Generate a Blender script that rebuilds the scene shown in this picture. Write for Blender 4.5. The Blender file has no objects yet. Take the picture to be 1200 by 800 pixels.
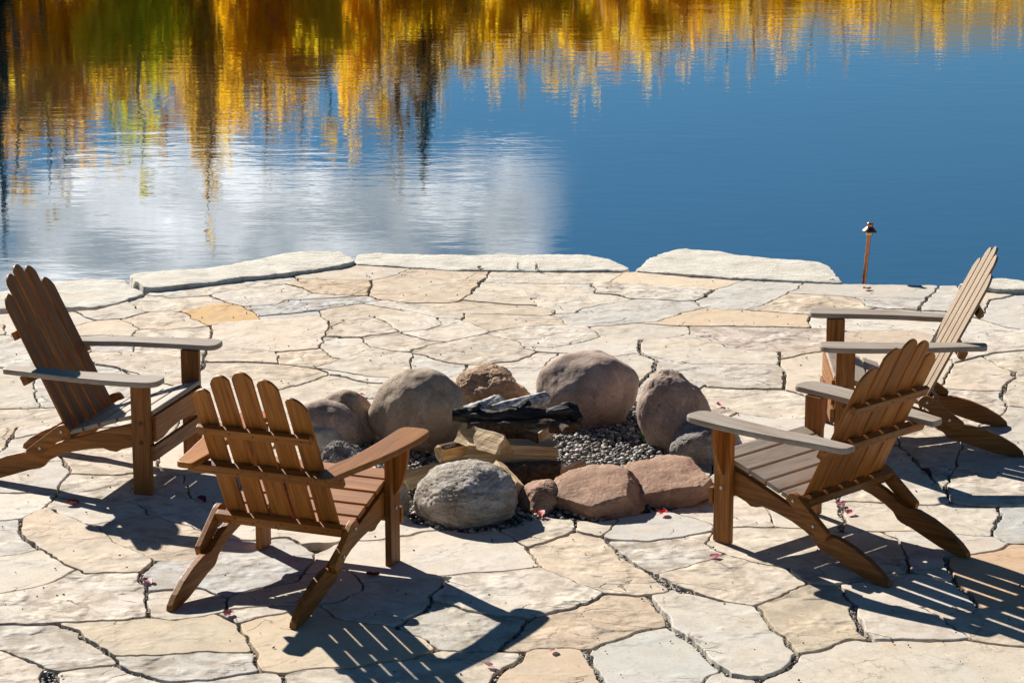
import bpy, bmesh, math, random
import numpy as np
from mathutils import Vector, Matrix, noise as mnoise

S = bpy.context.scene
COL = S.collection
# ------------------------------------------------------------------ camera
CAM_H, CAM_PITCH, CAM_F = 3.359, 0.23522, 2964.8      # metres, radians, focal length in photo pixels (1200 wide)
cd = bpy.data.cameras.new('camera'); cam = bpy.data.objects.new('camera', cd); COL.objects.link(cam)
cam.location = (0, 0, CAM_H); cam.rotation_euler = (math.pi/2 - CAM_PITCH, 0, 0)
cd.sensor_width = 36; cd.lens = 36*CAM_F/1200; cd.clip_end = 3000; cd.clip_start = 0.1
S.camera = cam
# ------------------------------------------------------------------ sun and sky
SUN_EL = math.radians(33.3); SUN_AZ = math.radians(-35.0)     # azimuth from +Y towards +X
sund = Vector((math.sin(SUN_AZ)*math.cos(SUN_EL), math.cos(SUN_AZ)*math.cos(SUN_EL), math.sin(SUN_EL)))
sl = bpy.data.lights.new('sun', 'SUN'); so = bpy.data.objects.new('sun', sl); COL.objects.link(so)
sl.energy = 5.0; sl.angle = math.radians(0.53); sl.color = (1.0, 0.945, 0.86)
so.rotation_euler = sund.to_track_quat('Z', 'Y').to_euler(); so.location = (-20, 30, 25)
W = bpy.data.worlds.new('World'); S.world = W; W.use_nodes = True
wt = W.node_tree; wn, wl = wt.nodes, wt.links
wn.clear()
def N(t, typ, **kw):
    n = t.nodes.new(typ)
    for k, v in kw.items():
        if k == 'ins':
            for kk, vv in v.items(): n.inputs[kk].default_value = vv
        else: setattr(n, k, v)
    return n
def math_node(t, op, a, b=None, clamp=False):
    n = t.nodes.new('ShaderNodeMath'); n.operation = op; n.use_clamp = clamp
    for i, v in enumerate((a, b)):
        if v is None: continue
        if isinstance(v, (int, float)): n.inputs[i].default_value = v
        else: t.links.new(v, n.inputs[i])
    return n.outputs[0]
def ramp(t, fac, stops, interp='LINEAR'):
    n = t.nodes.new('ShaderNodeValToRGB'); n.color_ramp.interpolation = interp
    e = n.color_ramp.elements
    while len(e) < len(stops): e.new(0.5)
    for el, (p, c) in zip(e, stops):
        el.position = p; el.color = c if len(c) == 4 else (*c, 1)
    t.links.new(fac, n.inputs[0]); return n.outputs[0]
def mapr(t, v, a, b, c=0., d=1., smooth=True):
    n = t.nodes.new('ShaderNodeMapRange'); n.interpolation_type = 'SMOOTHSTEP' if smooth else 'LINEAR'
    t.links.new(v, n.inputs[0])
    for i, x in zip((1, 2, 3, 4), (a, b, c, d)): n.inputs[i].default_value = x
    return n.outputs[0]
def mapr2(t, v, a, b, c, d):
    n = t.nodes.new('ShaderNodeCombineXYZ'); o = mapr(t, v, a, b, c, d, False)
    for i in range(3): t.links.new(o, n.inputs[i])
    return n.outputs[0]
def mix(t, fac, a, b, mode='MIX'):
    n = t.nodes.new('ShaderNodeMix'); n.data_type = 'RGBA'; n.blend_type = mode
    for sock, v in ((n.inputs['Factor'], fac), (n.inputs['A'], a), (n.inputs['B'], b)): pass
    for idx, v in ((0, fac), (6, a), (7, b)):
        if isinstance(v, (int, float)): n.inputs[idx].default_value = v
        elif isinstance(v, tuple): n.inputs[idx].default_value = v if len(v) == 4 else (*v, 1)
        else: t.links.new(v, n.inputs[idx])
    return n.outputs[2]
sky = N(wt, 'ShaderNodeTexSky', sky_type='NISHITA', sun_disc=False, sun_elevation=SUN_EL, sun_rotation=SUN_AZ,
        altitude=2400, air_density=1.0, dust_density=0.2, ozone_density=2.5)
tc = N(wt, 'ShaderNodeTexCoord')
sep = N(wt, 'ShaderNodeSeparateXYZ'); wl.new(tc.outputs['Generated'], sep.inputs[0])
az = math_node(wt, 'ARCTAN2', sep.outputs[0], sep.outputs[1])         # radians from +Y
el = math_node(wt, 'ARCSINE', sep.outputs[2])
cmb = N(wt, 'ShaderNodeCombineXYZ'); wl.new(az, cmb.inputs[0]); wl.new(math_node(wt, 'MULTIPLY', el, 1.6), cmb.inputs[1])
n1 = N(wt, 'ShaderNodeTexNoise', ins={'Scale': 9.0, 'Detail': 7.0, 'Roughness': 0.62}); wl.new(cmb.outputs[0], n1.inputs['Vector'])
n2 = N(wt, 'ShaderNodeTexNoise', ins={'Scale': 24.0, 'Detail': 5.0, 'Roughness': 0.6}); wl.new(cmb.outputs[0], n2.inputs['Vector'])
nn = math_node(wt, 'SUBTRACT', n1.outputs['Fac'], 0.5)
# a cloud bank standing low over the left of the far shore
azw = math_node(wt, 'ADD', math_node(wt, 'ADD', az, math_node(wt, 'MULTIPLY', nn, 0.13)), math_node(wt, 'MULTIPLY', math_node(wt, 'SUBTRACT', n2.outputs['Fac'], 0.5), 0.03))
elw = math_node(wt, 'ADD', el, math_node(wt, 'MULTIPLY', nn, 0.19))
bank = math_node(wt, 'MULTIPLY', mapr(wt, azw, -0.004, 0.030, 1, 0), mapr(wt, azw, -0.30, -0.176, 0, 1))
bank = math_node(wt, 'MULTIPLY', bank, mapr(wt, elw, 0.150, 0.178, 0, 1))
bank = math_node(wt, 'MULTIPLY', bank, mapr(wt, elw, 0.215, 0.30, 1, 0))
bank = math_node(wt, 'MULTIPLY', bank, mapr(wt, math_node(wt, 'ADD', n1.outputs['Fac'], math_node(wt, 'MULTIPLY', n2.outputs['Fac'], .5)), .58, .72, .35, 1))
far = math_node(wt, 'MULTIPLY', mapr(wt, n1.outputs['Fac'], 0.56, 0.70), mapr(wt, math_node(wt, 'ABSOLUTE', az), 0.5, 0.9))
far = math_node(wt, 'MULTIPLY', far, mapr(wt, el, 0.05, 0.3))
cl = math_node(wt, 'MAXIMUM', bank, math_node(wt, 'MULTIPLY', far, 0.12))
shade = math_node(wt, 'ADD', math_node(wt, 'MULTIPLY', n2.outputs['Fac'], 0.6), math_node(wt, 'MULTIPLY', n1.outputs['Fac'], 0.6))
ccol = ramp(wt, shade, [(0.42, (3.4, 4.1, 4.7)), (0.58, (6.6, 7.2, 7.8)), (0.68, (13.5, 14, 14.5)), (0.80, (24, 24, 24))])
skyb = mix(wt, 1.0, sky.outputs[0], (0.37, 0.63, 0.73), 'MULTIPLY')
skc = mix(wt, cl, skyb, ccol)
bg = N(wt, 'ShaderNodeBackground', ins={'Strength': 0.05}); wl.new(skc, bg.inputs[0])
wo = N(wt, 'ShaderNodeOutputWorld'); wl.new(bg.outputs[0], wo.inputs[0])
S.view_settings.view_transform = 'Standard'; S.view_settings.look = 'None'
S.view_settings.exposure = 0.82; S.view_settings.gamma = 1.0
S.view_settings.use_curve_mapping = False
S.cycles.max_bounces = 8; S.cycles.diffuse_bounces = 4; S.cycles.transparent_max_bounces = 8

# ------------------------------------------------------------------ helpers
def at(u, v, z=0.0):
    """ground (or height z) point seen at photo pixel u, v"""
    a = (u-600)/CAM_F; b = (v-400)/CAM_F; c, s = math.cos(CAM_PITCH), math.sin(CAM_PITCH)
    t = (CAM_H-z)/(s+b*c)
    return Vector((a*t, (c-b*s)*t, z))
def link(name, me, mat=None, parent=None):
    o = bpy.data.objects.new(name, me); COL.objects.link(o)
    if mat is not None:
        for m in (mat if isinstance(mat, (list, tuple)) else [mat]): me.materials.append(m)
    if parent is not None: o.parent = parent
    return o
def tag(o, label=None, cat=None, group=None, kind=None):
    if label: o['label'] = label
    if cat: o['category'] = cat
    if group: o['group'] = group
    if kind: o['kind'] = kind
    return o
def empty(name, loc, rz=0.0):
    o = bpy.data.objects.new(name, None); COL.objects.link(o); o.location = loc; o.rotation_euler = (0, 0, rz)
    o.empty_display_size = 0.1
    return o
class MB:
    """collects vertices, faces, grain coordinates and material numbers, then builds one mesh"""
    def __init__(s): s.v = []; s.f = []; s.g = []; s.m = []; s.sm = []
    def add(s, vs, fs, gs=None, mi=0, smooth=False):
        o = len(s.v); s.v += [tuple(q) for q in vs]; s.f += [tuple(i+o for i in f) for f in fs]
        s.g += [tuple(q) for q in (gs if gs is not None else vs)]; s.m += [mi]*len(fs); s.sm += [smooth]*len(fs)
    def build(s, name, mat, parent=None):
        me = bpy.data.meshes.new(name); me.from_pydata(s.v, [], s.f); me.validate()
        a = me.attributes.new('gc', 'FLOAT_VECTOR', 'POINT'); a.data.foreach_set('vector', np.array(s.g, dtype=np.float32).ravel())
        me.polygons.foreach_set('use_smooth', s.sm)
        o = link(name, me, mat, parent); me.polygons.foreach_set('material_index', s.m); me.update()
        return o
rng = random.Random(7)
def prism(mb, pts, O, A, B, th, bev=0.003, mi=0, off=None, swap=False):
    """extrude the outline pts (a, b) lying in the plane O + aA + bB by th along A x B, with bevelled edges"""
    A = Vector(A); B = Vector(B); Nn = A.cross(B).normalized(); O = Vector(O)
    off = off or (rng.uniform(0, 30), rng.uniform(0, 30), rng.uniform(0, 30))
    bm = bmesh.new()
    vs = [bm.verts.new((a, b, 0)) for a, b in pts]; f = bm.faces.new(vs)
    r = bmesh.ops.extrude_face_region(bm, geom=[f])
    for q in r['geom']:
        if isinstance(q, bmesh.types.BMVert): q.co.z += th
    bmesh.ops.recalc_face_normals(bm, faces=bm.faces)
    if bev:
        ed = [e for e in bm.edges if len(e.link_faces) == 2 and e.calc_face_angle(0) > 0.6]
        bmesh.ops.bevel(bm, geom=ed, offset=bev, segments=2, affect='EDGES', profile=0.6, clamp_overlap=True)
    bm.verts.index_update()
    V = [O + A*q.co.x + B*q.co.y + Nn*q.co.z for q in bm.verts]
    G = [(q.co.x+off[0], q.co.y+off[1], q.co.z+off[2]) for q in bm.verts]
    if swap: G = [(g[1], g[0], g[2]) for g in G]
    mb.add(V, [[q.index for q in fc.verts] for fc in bm.faces], G, mi); bm.free()
def rect(a0, a1, b0, b1): return [(a0, b0), (a1, b0), (a1, b1), (a0, b1)]
def round_poly(pts, r, n=5):
    """round the corners of an outline; r per corner or one number"""
    out = []; k = len(pts)
    for i, p in enumerate(pts):
        rr = r[i] if isinstance(r, (list, tuple)) else r
        p = Vector(p); a = Vector(pts[i-1]); b = Vector(pts[(i+1) % k])
        if rr <= 0: out.append(tuple(p)); continue
        da = (a-p); db = (b-p); l = min(rr, da.length*.49, db.length*.49)
        q0 = p+da.normalized()*l; q1 = p+db.normalized()*l
        for j in range(n+1):
            t = j/n; out.append(tuple(q0*(1-t)**2 + p*2*t*(1-t) + q1*t*t))
    return out
def tube(mb, path, rad, seg=10, jit=0.0, seed=0, cap=True, mi=0, sq=1.0, smooth=True, rough=0.0):
    """a tube along path with a radius per point, lumpy when jit > 0"""
    path = [Vector(p) for p in path]; V = []; G = []; F = []
    L = 0.0
    T0 = (path[1]-path[0]).normalized(); up = Vector((0, 0, 1)) if abs(T0.z) < .9 else Vector((1, 0, 0))
    for i, p in enumerate(path):
        T = (path[min(i+1, len(path)-1)]-path[max(i-1, 0)]).normalized()
        X = T.cross(up).normalized(); Y = X.cross(T)
        if i: L += (p-path[i-1]).length
        for k in range(seg):
            a = 2*math.pi*k/seg; r = rad[i]
            if jit: r *= 1+jit*mnoise.noise(Vector((math.cos(a)*1.3+seed, math.sin(a)*1.3, L*9+seed)))+rough*mnoise.noise(Vector((math.cos(a)*5+seed, math.sin(a)*5, L*40)))
            V.append(p+X*math.cos(a)*r+Y*math.sin(a)*r*sq); G.append((L+seed, math.cos(a)*r, math.sin(a)*r))
    n = len(path)
    for i in range(n-1):
        for k in range(seg):
            F.append((i*seg+k, i*seg+(k+1) % seg, (i+1)*seg+(k+1) % seg, (i+1)*seg+k))
    mb.add(V, F, G, mi, smooth)
    if cap:
        mb.add(V[:seg], [tuple(range(seg))[::-1]], G[:seg], mi if cap is True else cap, False)
        mb.add(V[-seg:], [tuple(range(seg))], G[-seg:], mi if cap is True else cap, False)

# ------------------------------------------------------------------ materials
def new_mat(name):
    m = bpy.data.materials.new(name); m.use_nodes = True; t = m.node_tree
    return m, t, t.nodes['Principled BSDF']
def coord(t, attr=None, scale=(1, 1, 1), kind='Object'):
    mp = t.nodes.new('ShaderNodeMapping'); mp.inputs['Scale'].default_value = scale
    if attr:
        a = N(t, 'ShaderNodeAttribute', attribute_name=attr); t.links.new(a.outputs['Vector'], mp.inputs[0])
    else:
        c = N(t, 'ShaderNodeTexCoord'); t.links.new(c.outputs[kind], mp.inputs[0])
    return mp.outputs[0]
def noise(t, vec, scale, detail=4, rough=0.55, dist=0.0, out='Fac'):
    n = N(t, 'ShaderNodeTexNoise', ins={'Scale': scale, 'Detail': detail, 'Roughness': rough, 'Distortion': dist})
    t.links.new(vec, n.inputs['Vector']); return n.outputs[out]
def voro(t, vec, scale, feature='F1', out='Distance', rnd=1.0):
    n = N(t, 'ShaderNodeTexVoronoi', feature=feature, ins={'Scale': scale, 'Randomness': rnd})
    t.links.new(vec, n.inputs['Vector']); return n.outputs[out]
def bump(t, h, strength, dist, normal=None):
    n = N(t, 'ShaderNodeBump', ins={'Strength': strength, 'Distance': dist}); t.links.new(h, n.inputs['Height'])
    if normal is not None: t.links.new(normal, n.inputs['Normal'])
    return n.outputs[0]
def wood_mat(name, dark, mid, light, rough=0.5, grey=None):
    m, t, b = new_mat(name)
    v = coord(t, 'gc', (1.6, 22, 22)); v2 = coord(t, 'gc', (5, 190, 190)); v3 = coord(t, 'gc', (2.2, 7, 7))
    g = noise(t, v, 1.6, 5, .6, 1.2); fine = noise(t, v2, 1.0, 3, .6)
    big = noise(t, v3, 1.0, 2, .5)
    g2 = noise(t, coord(t, 'gc', (1.1, 60, 60)), 1.0, 4, .6, .9)
    k = math_node(t, 'ADD', math_node(t, 'MULTIPLY', g, .62), math_node(t, 'MULTIPLY', g2, .38))
    c = ramp(t, k, [(.30, dark), (.48, mid), (.68, light)])
    c = mix(t, math_node(t, 'MULTIPLY', mapr(t, fine, .40, .60, 1, 0), .30), c, tuple(x*.45 for x in dark))
    c = mix(t, mapr(t, big, .35, .75, 0, .35), c, tuple(x*.6 for x in mid))
    tone = noise(t, coord(t, 'gc', (.16, .16, .16)), 1.0, 1, .5)
    c = mix(t, 1.0, c, mapr2(t, tone, .3, .7, .70, 1.22), 'MULTIPLY')
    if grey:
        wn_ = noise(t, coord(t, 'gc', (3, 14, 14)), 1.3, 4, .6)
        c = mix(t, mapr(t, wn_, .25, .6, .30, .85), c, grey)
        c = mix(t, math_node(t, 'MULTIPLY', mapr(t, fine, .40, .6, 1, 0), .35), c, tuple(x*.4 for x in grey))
    t.links.new(c, b.inputs['Base Color']); b.inputs['Specular IOR Level'].default_value = .32
    t.links.new(mapr(t, fine, .3, .7, rough+.12, rough-.06), b.inputs['Roughness'])
    t.links.new(bump(t, math_node(t, 'ADD', fine, math_node(t, 'MULTIPLY', g, .8)), .35, .0015), b.inputs['Normal'])
    return m
M = {}
M['wood'] = wood_mat('oiled_wood', (.085, .027, .005), (.30, .106, .015), (.46, .195, .038), .52)
M['wood_b'] = wood_mat('oiled_wood_golden', (.13, .034, .004), (.35, .120, .012), (.50, .205, .032), .52)
M['wood_grey'] = wood_mat('weathered_sheen_wood', (.11, .05, .02), (.26, .14, .06), (.38, .23, .11), .5, grey=(.40, .35, .29))  # weathered arms and seats, with the sky's sheen mixed into the grey colour
M['wood_pale'] = wood_mat('weathered_glint_wood', (.13, .06, .022), (.29, .16, .068), (.43, .265, .13), .55, grey=(.33, .245, .16))  # weathered back slats, sun glint put into their pale colour
M['wood_dark'] = wood_mat('dark_wood', (.045, .018, .007), (.115, .048, .017), (.20, .09, .032), .42)
def metal(name, col, rough):
    m, t, b = new_mat(name); b.inputs['Metallic'].default_value = 1
    c = noise(t, coord(t), 40, 4); t.links.new(mix(t, c, tuple(x*.55 for x in col), col), b.inputs['Base Color'])
    t.links.new(mapr(t, c, .3, .7, rough-.08, rough+.15), b.inputs['Roughness']); return m
M['bolt'] = metal('galvanised_bolt', (.55, .53, .5), .38)
M['copper'] = metal('aged_copper', (.62, .27, .15), .38)
M['brass'] = metal('brass', (.75, .55, .28), .3)
M['bronze'] = metal('dark_bronze', (.30, .19, .15), .32)

def flagstone_mat():
    m, t, b = new_mat('sandstone_flags')
    ta = N(t, 'ShaderNodeAttribute', attribute_name='tint'); tint = ta.outputs['Color']; rg = ta.outputs['Alpha']
    v = coord(t, 'gc')                       # per-stone turned and shifted coordinates
    big = noise(t, v, 2.2, 4, .6, .6); med = noise(t, v, 9, 6, .65, .4); fine = noise(t, v, 70, 4, .7)
    stain = noise(t, coord(t, 'gc', (1, 2.2, 1)), 3.1, 5, .62, 1.0)
    c = mix(t, mapr(t, big, .3, .7, 0, .55), tint, mix(t, 1, tint, (1.06, .93, .78), 'MULTIPLY'))
    c = mix(t, mapr(t, stain, .60, .76, 0, .5), c, (.52, .30, .125))
    c = mix(t, mapr(t, noise(t, v, 4.0, 5, .6, .8), .55, .75, 0, .55), c, (.50, .475, .43))
    c = mix(t, math_node(t, 'MULTIPLY', mapr(t, med, .36, .60, .40, 0), rg), c, (.26, .205, .15))
    c = mix(t, mapr(t, fine, .54, .70, 0, .42), c, (.16, .13, .10))
    sp = voro(t, v, 26); c = mix(t, mapr(t, sp, .04, .07, .7, 0), c, (.05, .04, .035))
    # cleft layers: terraces of a slow noise
    n0 = noise(t, coord(t, 'gc', (1, 1.9, 1)), 1.9, 7, .56, .5)
    st = math_node(t, 'MULTIPLY', n0, 9.0); fl = math_node(t, 'FLOOR', st); fr = math_node(t, 'FRACT', st)
    ter = math_node(t, 'ADD', fl, mapr(t, fr, .86, .97))
    edge = math_node(t, 'MULTIPLY', mapr(t, fr, .84, .93), mapr(t, fr, .99, .95))
    msk = mapr(t, noise(t, v, 3.3, 3), .47, .60)
    c = mix(t, math_node(t, 'MULTIPLY', math_node(t, 'MULTIPLY', edge, msk), .45), c, (.15, .11, .07))
    wv = N(t, 'ShaderNodeVectorMath', operation='MULTIPLY_ADD'); wv.inputs[1].default_value = (.16, .16, .16)
    t.links.new(noise(t, v, 5, 4, .6, 0, 'Color'), wv.inputs[0]); t.links.new(coord(t, 'gc', (1, 1.7, 1)), wv.inputs[2])
    crk = math_node(t, 'MULTIPLY', mapr(t, voro(t, wv.outputs[0], 2.4, 'DISTANCE_TO_EDGE'), .003, .016, 1, 0), mapr(t, noise(t, v, 2.6, 2), .58, .64))
    c = mix(t, math_node(t, 'MULTIPLY', crk, .65), c, (.10, .07, .05))
    t.links.new(c, b.inputs['Base Color']); b.inputs['Roughness'].default_value = .82
    b.inputs['Specular IOR Level'].default_value = .25
    h = math_node(t, 'ADD', math_node(t, 'MULTIPLY', math_node(t, 'MULTIPLY', ter, msk), .28),
                  math_node(t, 'ADD', math_node(t, 'MULTIPLY', med, .38), math_node(t, 'SUBTRACT', math_node(t, 'MULTIPLY', fine, .22), math_node(t, 'MULTIPLY', crk, .8))))
    t.links.new(bump(t, math_node(t, 'MULTIPLY', h, rg), .8, .006), b.inputs['Normal'])
    return m
M['flag'] = flagstone_mat()
def slab_mat():
    m, t, b = new_mat('pale_quarried_stone')
    v = coord(t); v2 = coord(t, None, (1, 3, 3))
    a = noise(t, v, 6, 7, .7, .4); f = noise(t, v, 45, 5, .75); k = voro(t, v, 38)
    c = ramp(t, a, [(.25, (.44, .40, .33)), (.5, (.57, .535, .46)), (.75, (.67, .64, .57))])
    c = mix(t, mapr(t, noise(t, v2, 1.7, 5, .6), .55, .72, 0, .5), c, (.55, .41, .26))
    c = mix(t, mapr(t, f, .52, .72, 0, .40), c, (.30, .26, .20))
    c = mix(t, mapr(t, noise(t, coord(t, None, (1, 2.5, 1)), 3.3, 6, .65, .8), .56, .70, 0, .55), c, (.42, .36, .27))
    c = mix(t, mapr(t, noise(t, coord(t, None, (1, 3, 8)), 5, 5, .65), .60, .70, 0, .6), c, (.20, .165, .12))
    t.links.new(c, b.inputs['Base Color']); b.inputs['Roughness'].default_value = .85; b.inputs['Specular IOR Level'].default_value = .2
    h = math_node(t, 'ADD', math_node(t, 'MULTIPLY', a, 1.2), math_node(t, 'ADD', math_node(t, 'MULTIPLY', f, .4), math_node(t, 'MULTIPLY', noise(t, coord(t, None, (1, 3.5, 2)), 7, 6, .6, .8), 1.3)))
    t.links.new(bump(t, h, .9, .010), b.inputs['Normal']); return m
M['slab'] = slab_mat()
def boulder_mat(name, c1, c2, c3, dark=.5, spk=.5, lay=0.0, bmp=.6):
    m, t, b = new_mat(name)
    v = coord(t); vl = coord(t, None, (1, 1, 4))
    a = noise(t, v, 5.5, 5, .6, .5); md = noise(t, v, 17, 5, .65, .2); f = noise(t, v, 85, 4, .75)
    c = ramp(t, a, [(.28, c1), (.52, c2), (.74, c3)])
    c = mix(t, mapr(t, md, .54, .72, 0, dark), c, tuple(x*.36 for x in c1))
    c = mix(t, mapr(t, f, .54, .70, 0, spk), c, tuple(x*.30 for x in c1))
    c = mix(t, mapr(t, noise(t, v, 120, 3, .7), .58, .72, 0, spk), c, tuple(min(.75, x*1.7) for x in c3))
    pt = noise(t, v, 9, 6, .72, 1.0)
    c = mix(t, mapr(t, pt, .55, .62, 0, .30), c, tuple(min(.7, x*1.45) for x in c3))
    c = mix(t, mapr(t, pt, .34, .42, .45, 0), c, tuple(x*.45 for x in c1))
    h = math_node(t, 'ADD', math_node(t, 'MULTIPLY', a, .6), math_node(t, 'ADD', math_node(t, 'MULTIPLY', md, .50), math_node(t, 'MULTIPLY', f, .36)))
    if lay:
        ly = noise(t, vl, 7, 6, .6, 1.2); c = mix(t, mapr(t, ly, .42, .52, lay*.5, 0), c, tuple(x*.4 for x in c1))
        h = math_node(t, 'ADD', h, math_node(t, 'MULTIPLY', ly, lay*1.6))
    t.links.new(c, b.inputs['Base Color']); b.inputs['Roughness'].default_value = .78; b.inputs['Specular IOR Level'].default_value = .3
    t.links.new(bump(t, h, bmp, .02), b.inputs['Normal']); return m
def gravel_mat(name, base, bed=False):
    m, t, b = new_mat(name); v = coord(t)
    if bed:
        vo = N(t, 'ShaderNodeTexVoronoi', ins={'Scale': 75.0}); t.links.new(v, vo.inputs['Vector'])
        r = vo.outputs['Color']; sx = N(t, 'ShaderNodeSeparateColor'); t.links.new(r, sx.inputs[0]); rv = sx.outputs[0]
    else:
        rv = N(t, 'ShaderNodeAttribute', attribute_name='rnd').outputs['Fac']
    c = ramp(t, rv, [(0, (.035, .035, .038)), (.2, (.11, .11, .115)), (.4, (.29, .235, .17)), (.58, (.28, .275, .27)), (.78, (.46, .40, .32)), (1, (.68, .63, .55))])
    c = mix(t, mapr(t, noise(t, v, 160, 3), .35, .65, 0, .45), c, (.05, .045, .04))
    t.links.new(c, b.inputs['Base Color']); b.inputs['Roughness'].default_value = .65
    if bed: t.links.new(bump(t, math_node(t, 'SUBTRACT', 1.0, vo.outputs['Distance']), 1, .012), b.inputs['Normal'])
    return m
M['bed'] = gravel_mat('gravel_bed', 0, True); M['pebble'] = gravel_mat('pebbles', 0)
def plain(name, c1, c2, scale=8, rough=.8, bmp=.3, bd=.01, spec=.3):
    m, t, b = new_mat(name); v = coord(t); a = noise(t, v, scale, 6, .65, .4)
    t.links.new(mix(t, mapr(t, a, .3, .7), c1, c2), b.inputs['Base Color']); b.inputs['Roughness'].default_value = rough
    b.inputs['Specular IOR Level'].default_value = spec
    t.links.new(bump(t, a, bmp, bd), b.inputs['Normal']); return m
M['bark'] = plain('log_bark', (.035, .024, .016), (.13, .085, .05), 45, .9, .9, .008)
M['birch'] = plain('pale_bark', (.12, .11, .10), (.70, .67, .62), 38, .7, .7, .005)
M['trunk'] = plain('tree_bark', (.07, .06, .05), (.34, .31, .26), 4, .9, .5, .03)
M['trunk_dark'] = plain('dark_tree_bark', (.02, .016, .012), (.07, .05, .038), 5, .9, .5, .03)
M['hill'] = plain('hillside', (.16, .12, .035), (.34, .24, .07), .12, 1.0, .4, .5, .1)
M['earth'] = plain('bank_earth', (.07, .055, .04), (.20, .17, .12), 3, .95, .6, .05, .1)
def split_mat():
    m, t, b = new_mat('split_wood'); v = coord(t, 'gc', (2, 26, 26)); v2 = coord(t, 'gc', (6, 160, 160))
    a = noise(t, v, 1.5, 4, .6, .8); f = noise(t, v2, 1, 3)
    c = ramp(t, a, [(.25, (.30, .16, .06)), (.5, (.60, .42, .21)), (.75, (.74, .59, .38))])
    c = mix(t, mapr(t, f, .4, .6, .4, 0), c, (.20, .10, .04))
    t.links.new(c, b.inputs['Base Color']); b.inputs['Roughness'].default_value = .75
    t.links.new(bump(t, math_node(t, 'ADD', a, f), .7, .004), b.inputs['Normal']); return m
M['split'] = split_mat()
def char_mat():
    m, t, b = new_mat('charred_wood'); v = coord(t, 'gc', (4, 26, 26)); v2 = coord(t, 'gc', (38, 60, 60))
    a = noise(t, v, 1.4, 5, .6, .6); k = voro(t, v2, 1.0)
    c = ramp(t, a, [(.3, (.004, .004, .004)), (.54, (.016, .015, .015)), (.74, (.13, .12, .11))])
    t.links.new(c, b.inputs['Base Color']); b.inputs['Roughness'].default_value = .72; b.inputs['Specular IOR Level'].default_value = .35
    t.links.new(bump(t, math_node(t, 'ADD', a, math_node(t, 'MULTIPLY', k, .5)), 1.0, .012), b.inputs['Normal']); return m
M['char'] = char_mat()
def petal_mat(name, c, tr=.35):
    m, t, b = new_mat(name); a = noise(t, coord(t), 60, 3)
    t.links.new(mix(t, a, tuple(x*.45 for x in c), c), b.inputs['Base Color']); b.inputs['Roughness'].default_value = .55
    tl = N(t, 'ShaderNodeBsdfTranslucent', ins={'Color': (*c, 1)}); mx = N(t, 'ShaderNodeMixShader', ins={0: tr})
    t.links.new(b.outputs[0], mx.inputs[1]); t.links.new(tl.outputs[0], mx.inputs[2]); t.links.new(mx.outputs[0], t.nodes['Material Output'].inputs[0]); return m
M['leaf_red'] = petal_mat('red_leaf', (.62, .02, .025)); M['leaf_pink'] = petal_mat('pink_leaf', (.55, .12, .22))
M['leaf_dull'] = petal_mat('dull_pink_leaf', (.30, .12, .14)); M['leaf_pale'] = petal_mat('pale_petal', (.70, .48, .46)); M['leaf_brown'] = petal_mat('brown_leaf', (.28, .12, .04))
M['leaf_maroon'] = petal_mat('maroon_leaf', (.14, .02, .03)); M['sprout'] = petal_mat('green_sprout', (.18, .42, .03)); M['straw'] = petal_mat('straw', (.42, .30, .14), .1)
def foliage(name, c1, c2, c3, tr=.45):
    m, t, b = new_mat(name); oi = N(t, 'ShaderNodeAttribute', attribute_name='rnd').outputs['Fac']
    big = noise(t, coord(t), .6, 3)
    k = math_node(t, 'ADD', math_node(t, 'MULTIPLY', oi, .5), math_node(t, 'MULTIPLY', big, .5))
    c = ramp(t, k, [(.25, c1), (.5, c2), (.75, c3)])
    t.links.new(c, b.inputs['Base Color']); b.inputs['Roughness'].default_value = .6
    tl = N(t, 'ShaderNodeBsdfTranslucent'); t.links.new(c, tl.inputs[0]); mx = N(t, 'ShaderNodeMixShader', ins={0: tr})
    t.links.new(b.outputs[0], mx.inputs[1]); t.links.new(tl.outputs[0], mx.inputs[2]); t.links.new(mx.outputs[0], t.nodes['Material Output'].inputs[0]); return m
M['fol_gold'] = foliage('golden_foliage', (.80, .49, .011), (.88, .61, .015), (.91, .69, .03), .66)
M['fol_orange'] = foliage('orange_foliage', (.76, .42, .010), (.88, .54, .014), (.92, .64, .02), .7)
M['fol_green'] = foliage('yellow_green_foliage', (.48, .52, .014), (.72, .70, .02), (.88, .76, .03), .68)
M['fol_brown'] = foliage('brown_foliage', (.44, .26, .02), (.62, .39, .03), (.78, .52, .04), .6)
M['fol_dark'] = foliage('dark_needles', (.008, .014, .006), (.02, .034, .013), (.04, .055, .02), .15)
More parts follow.
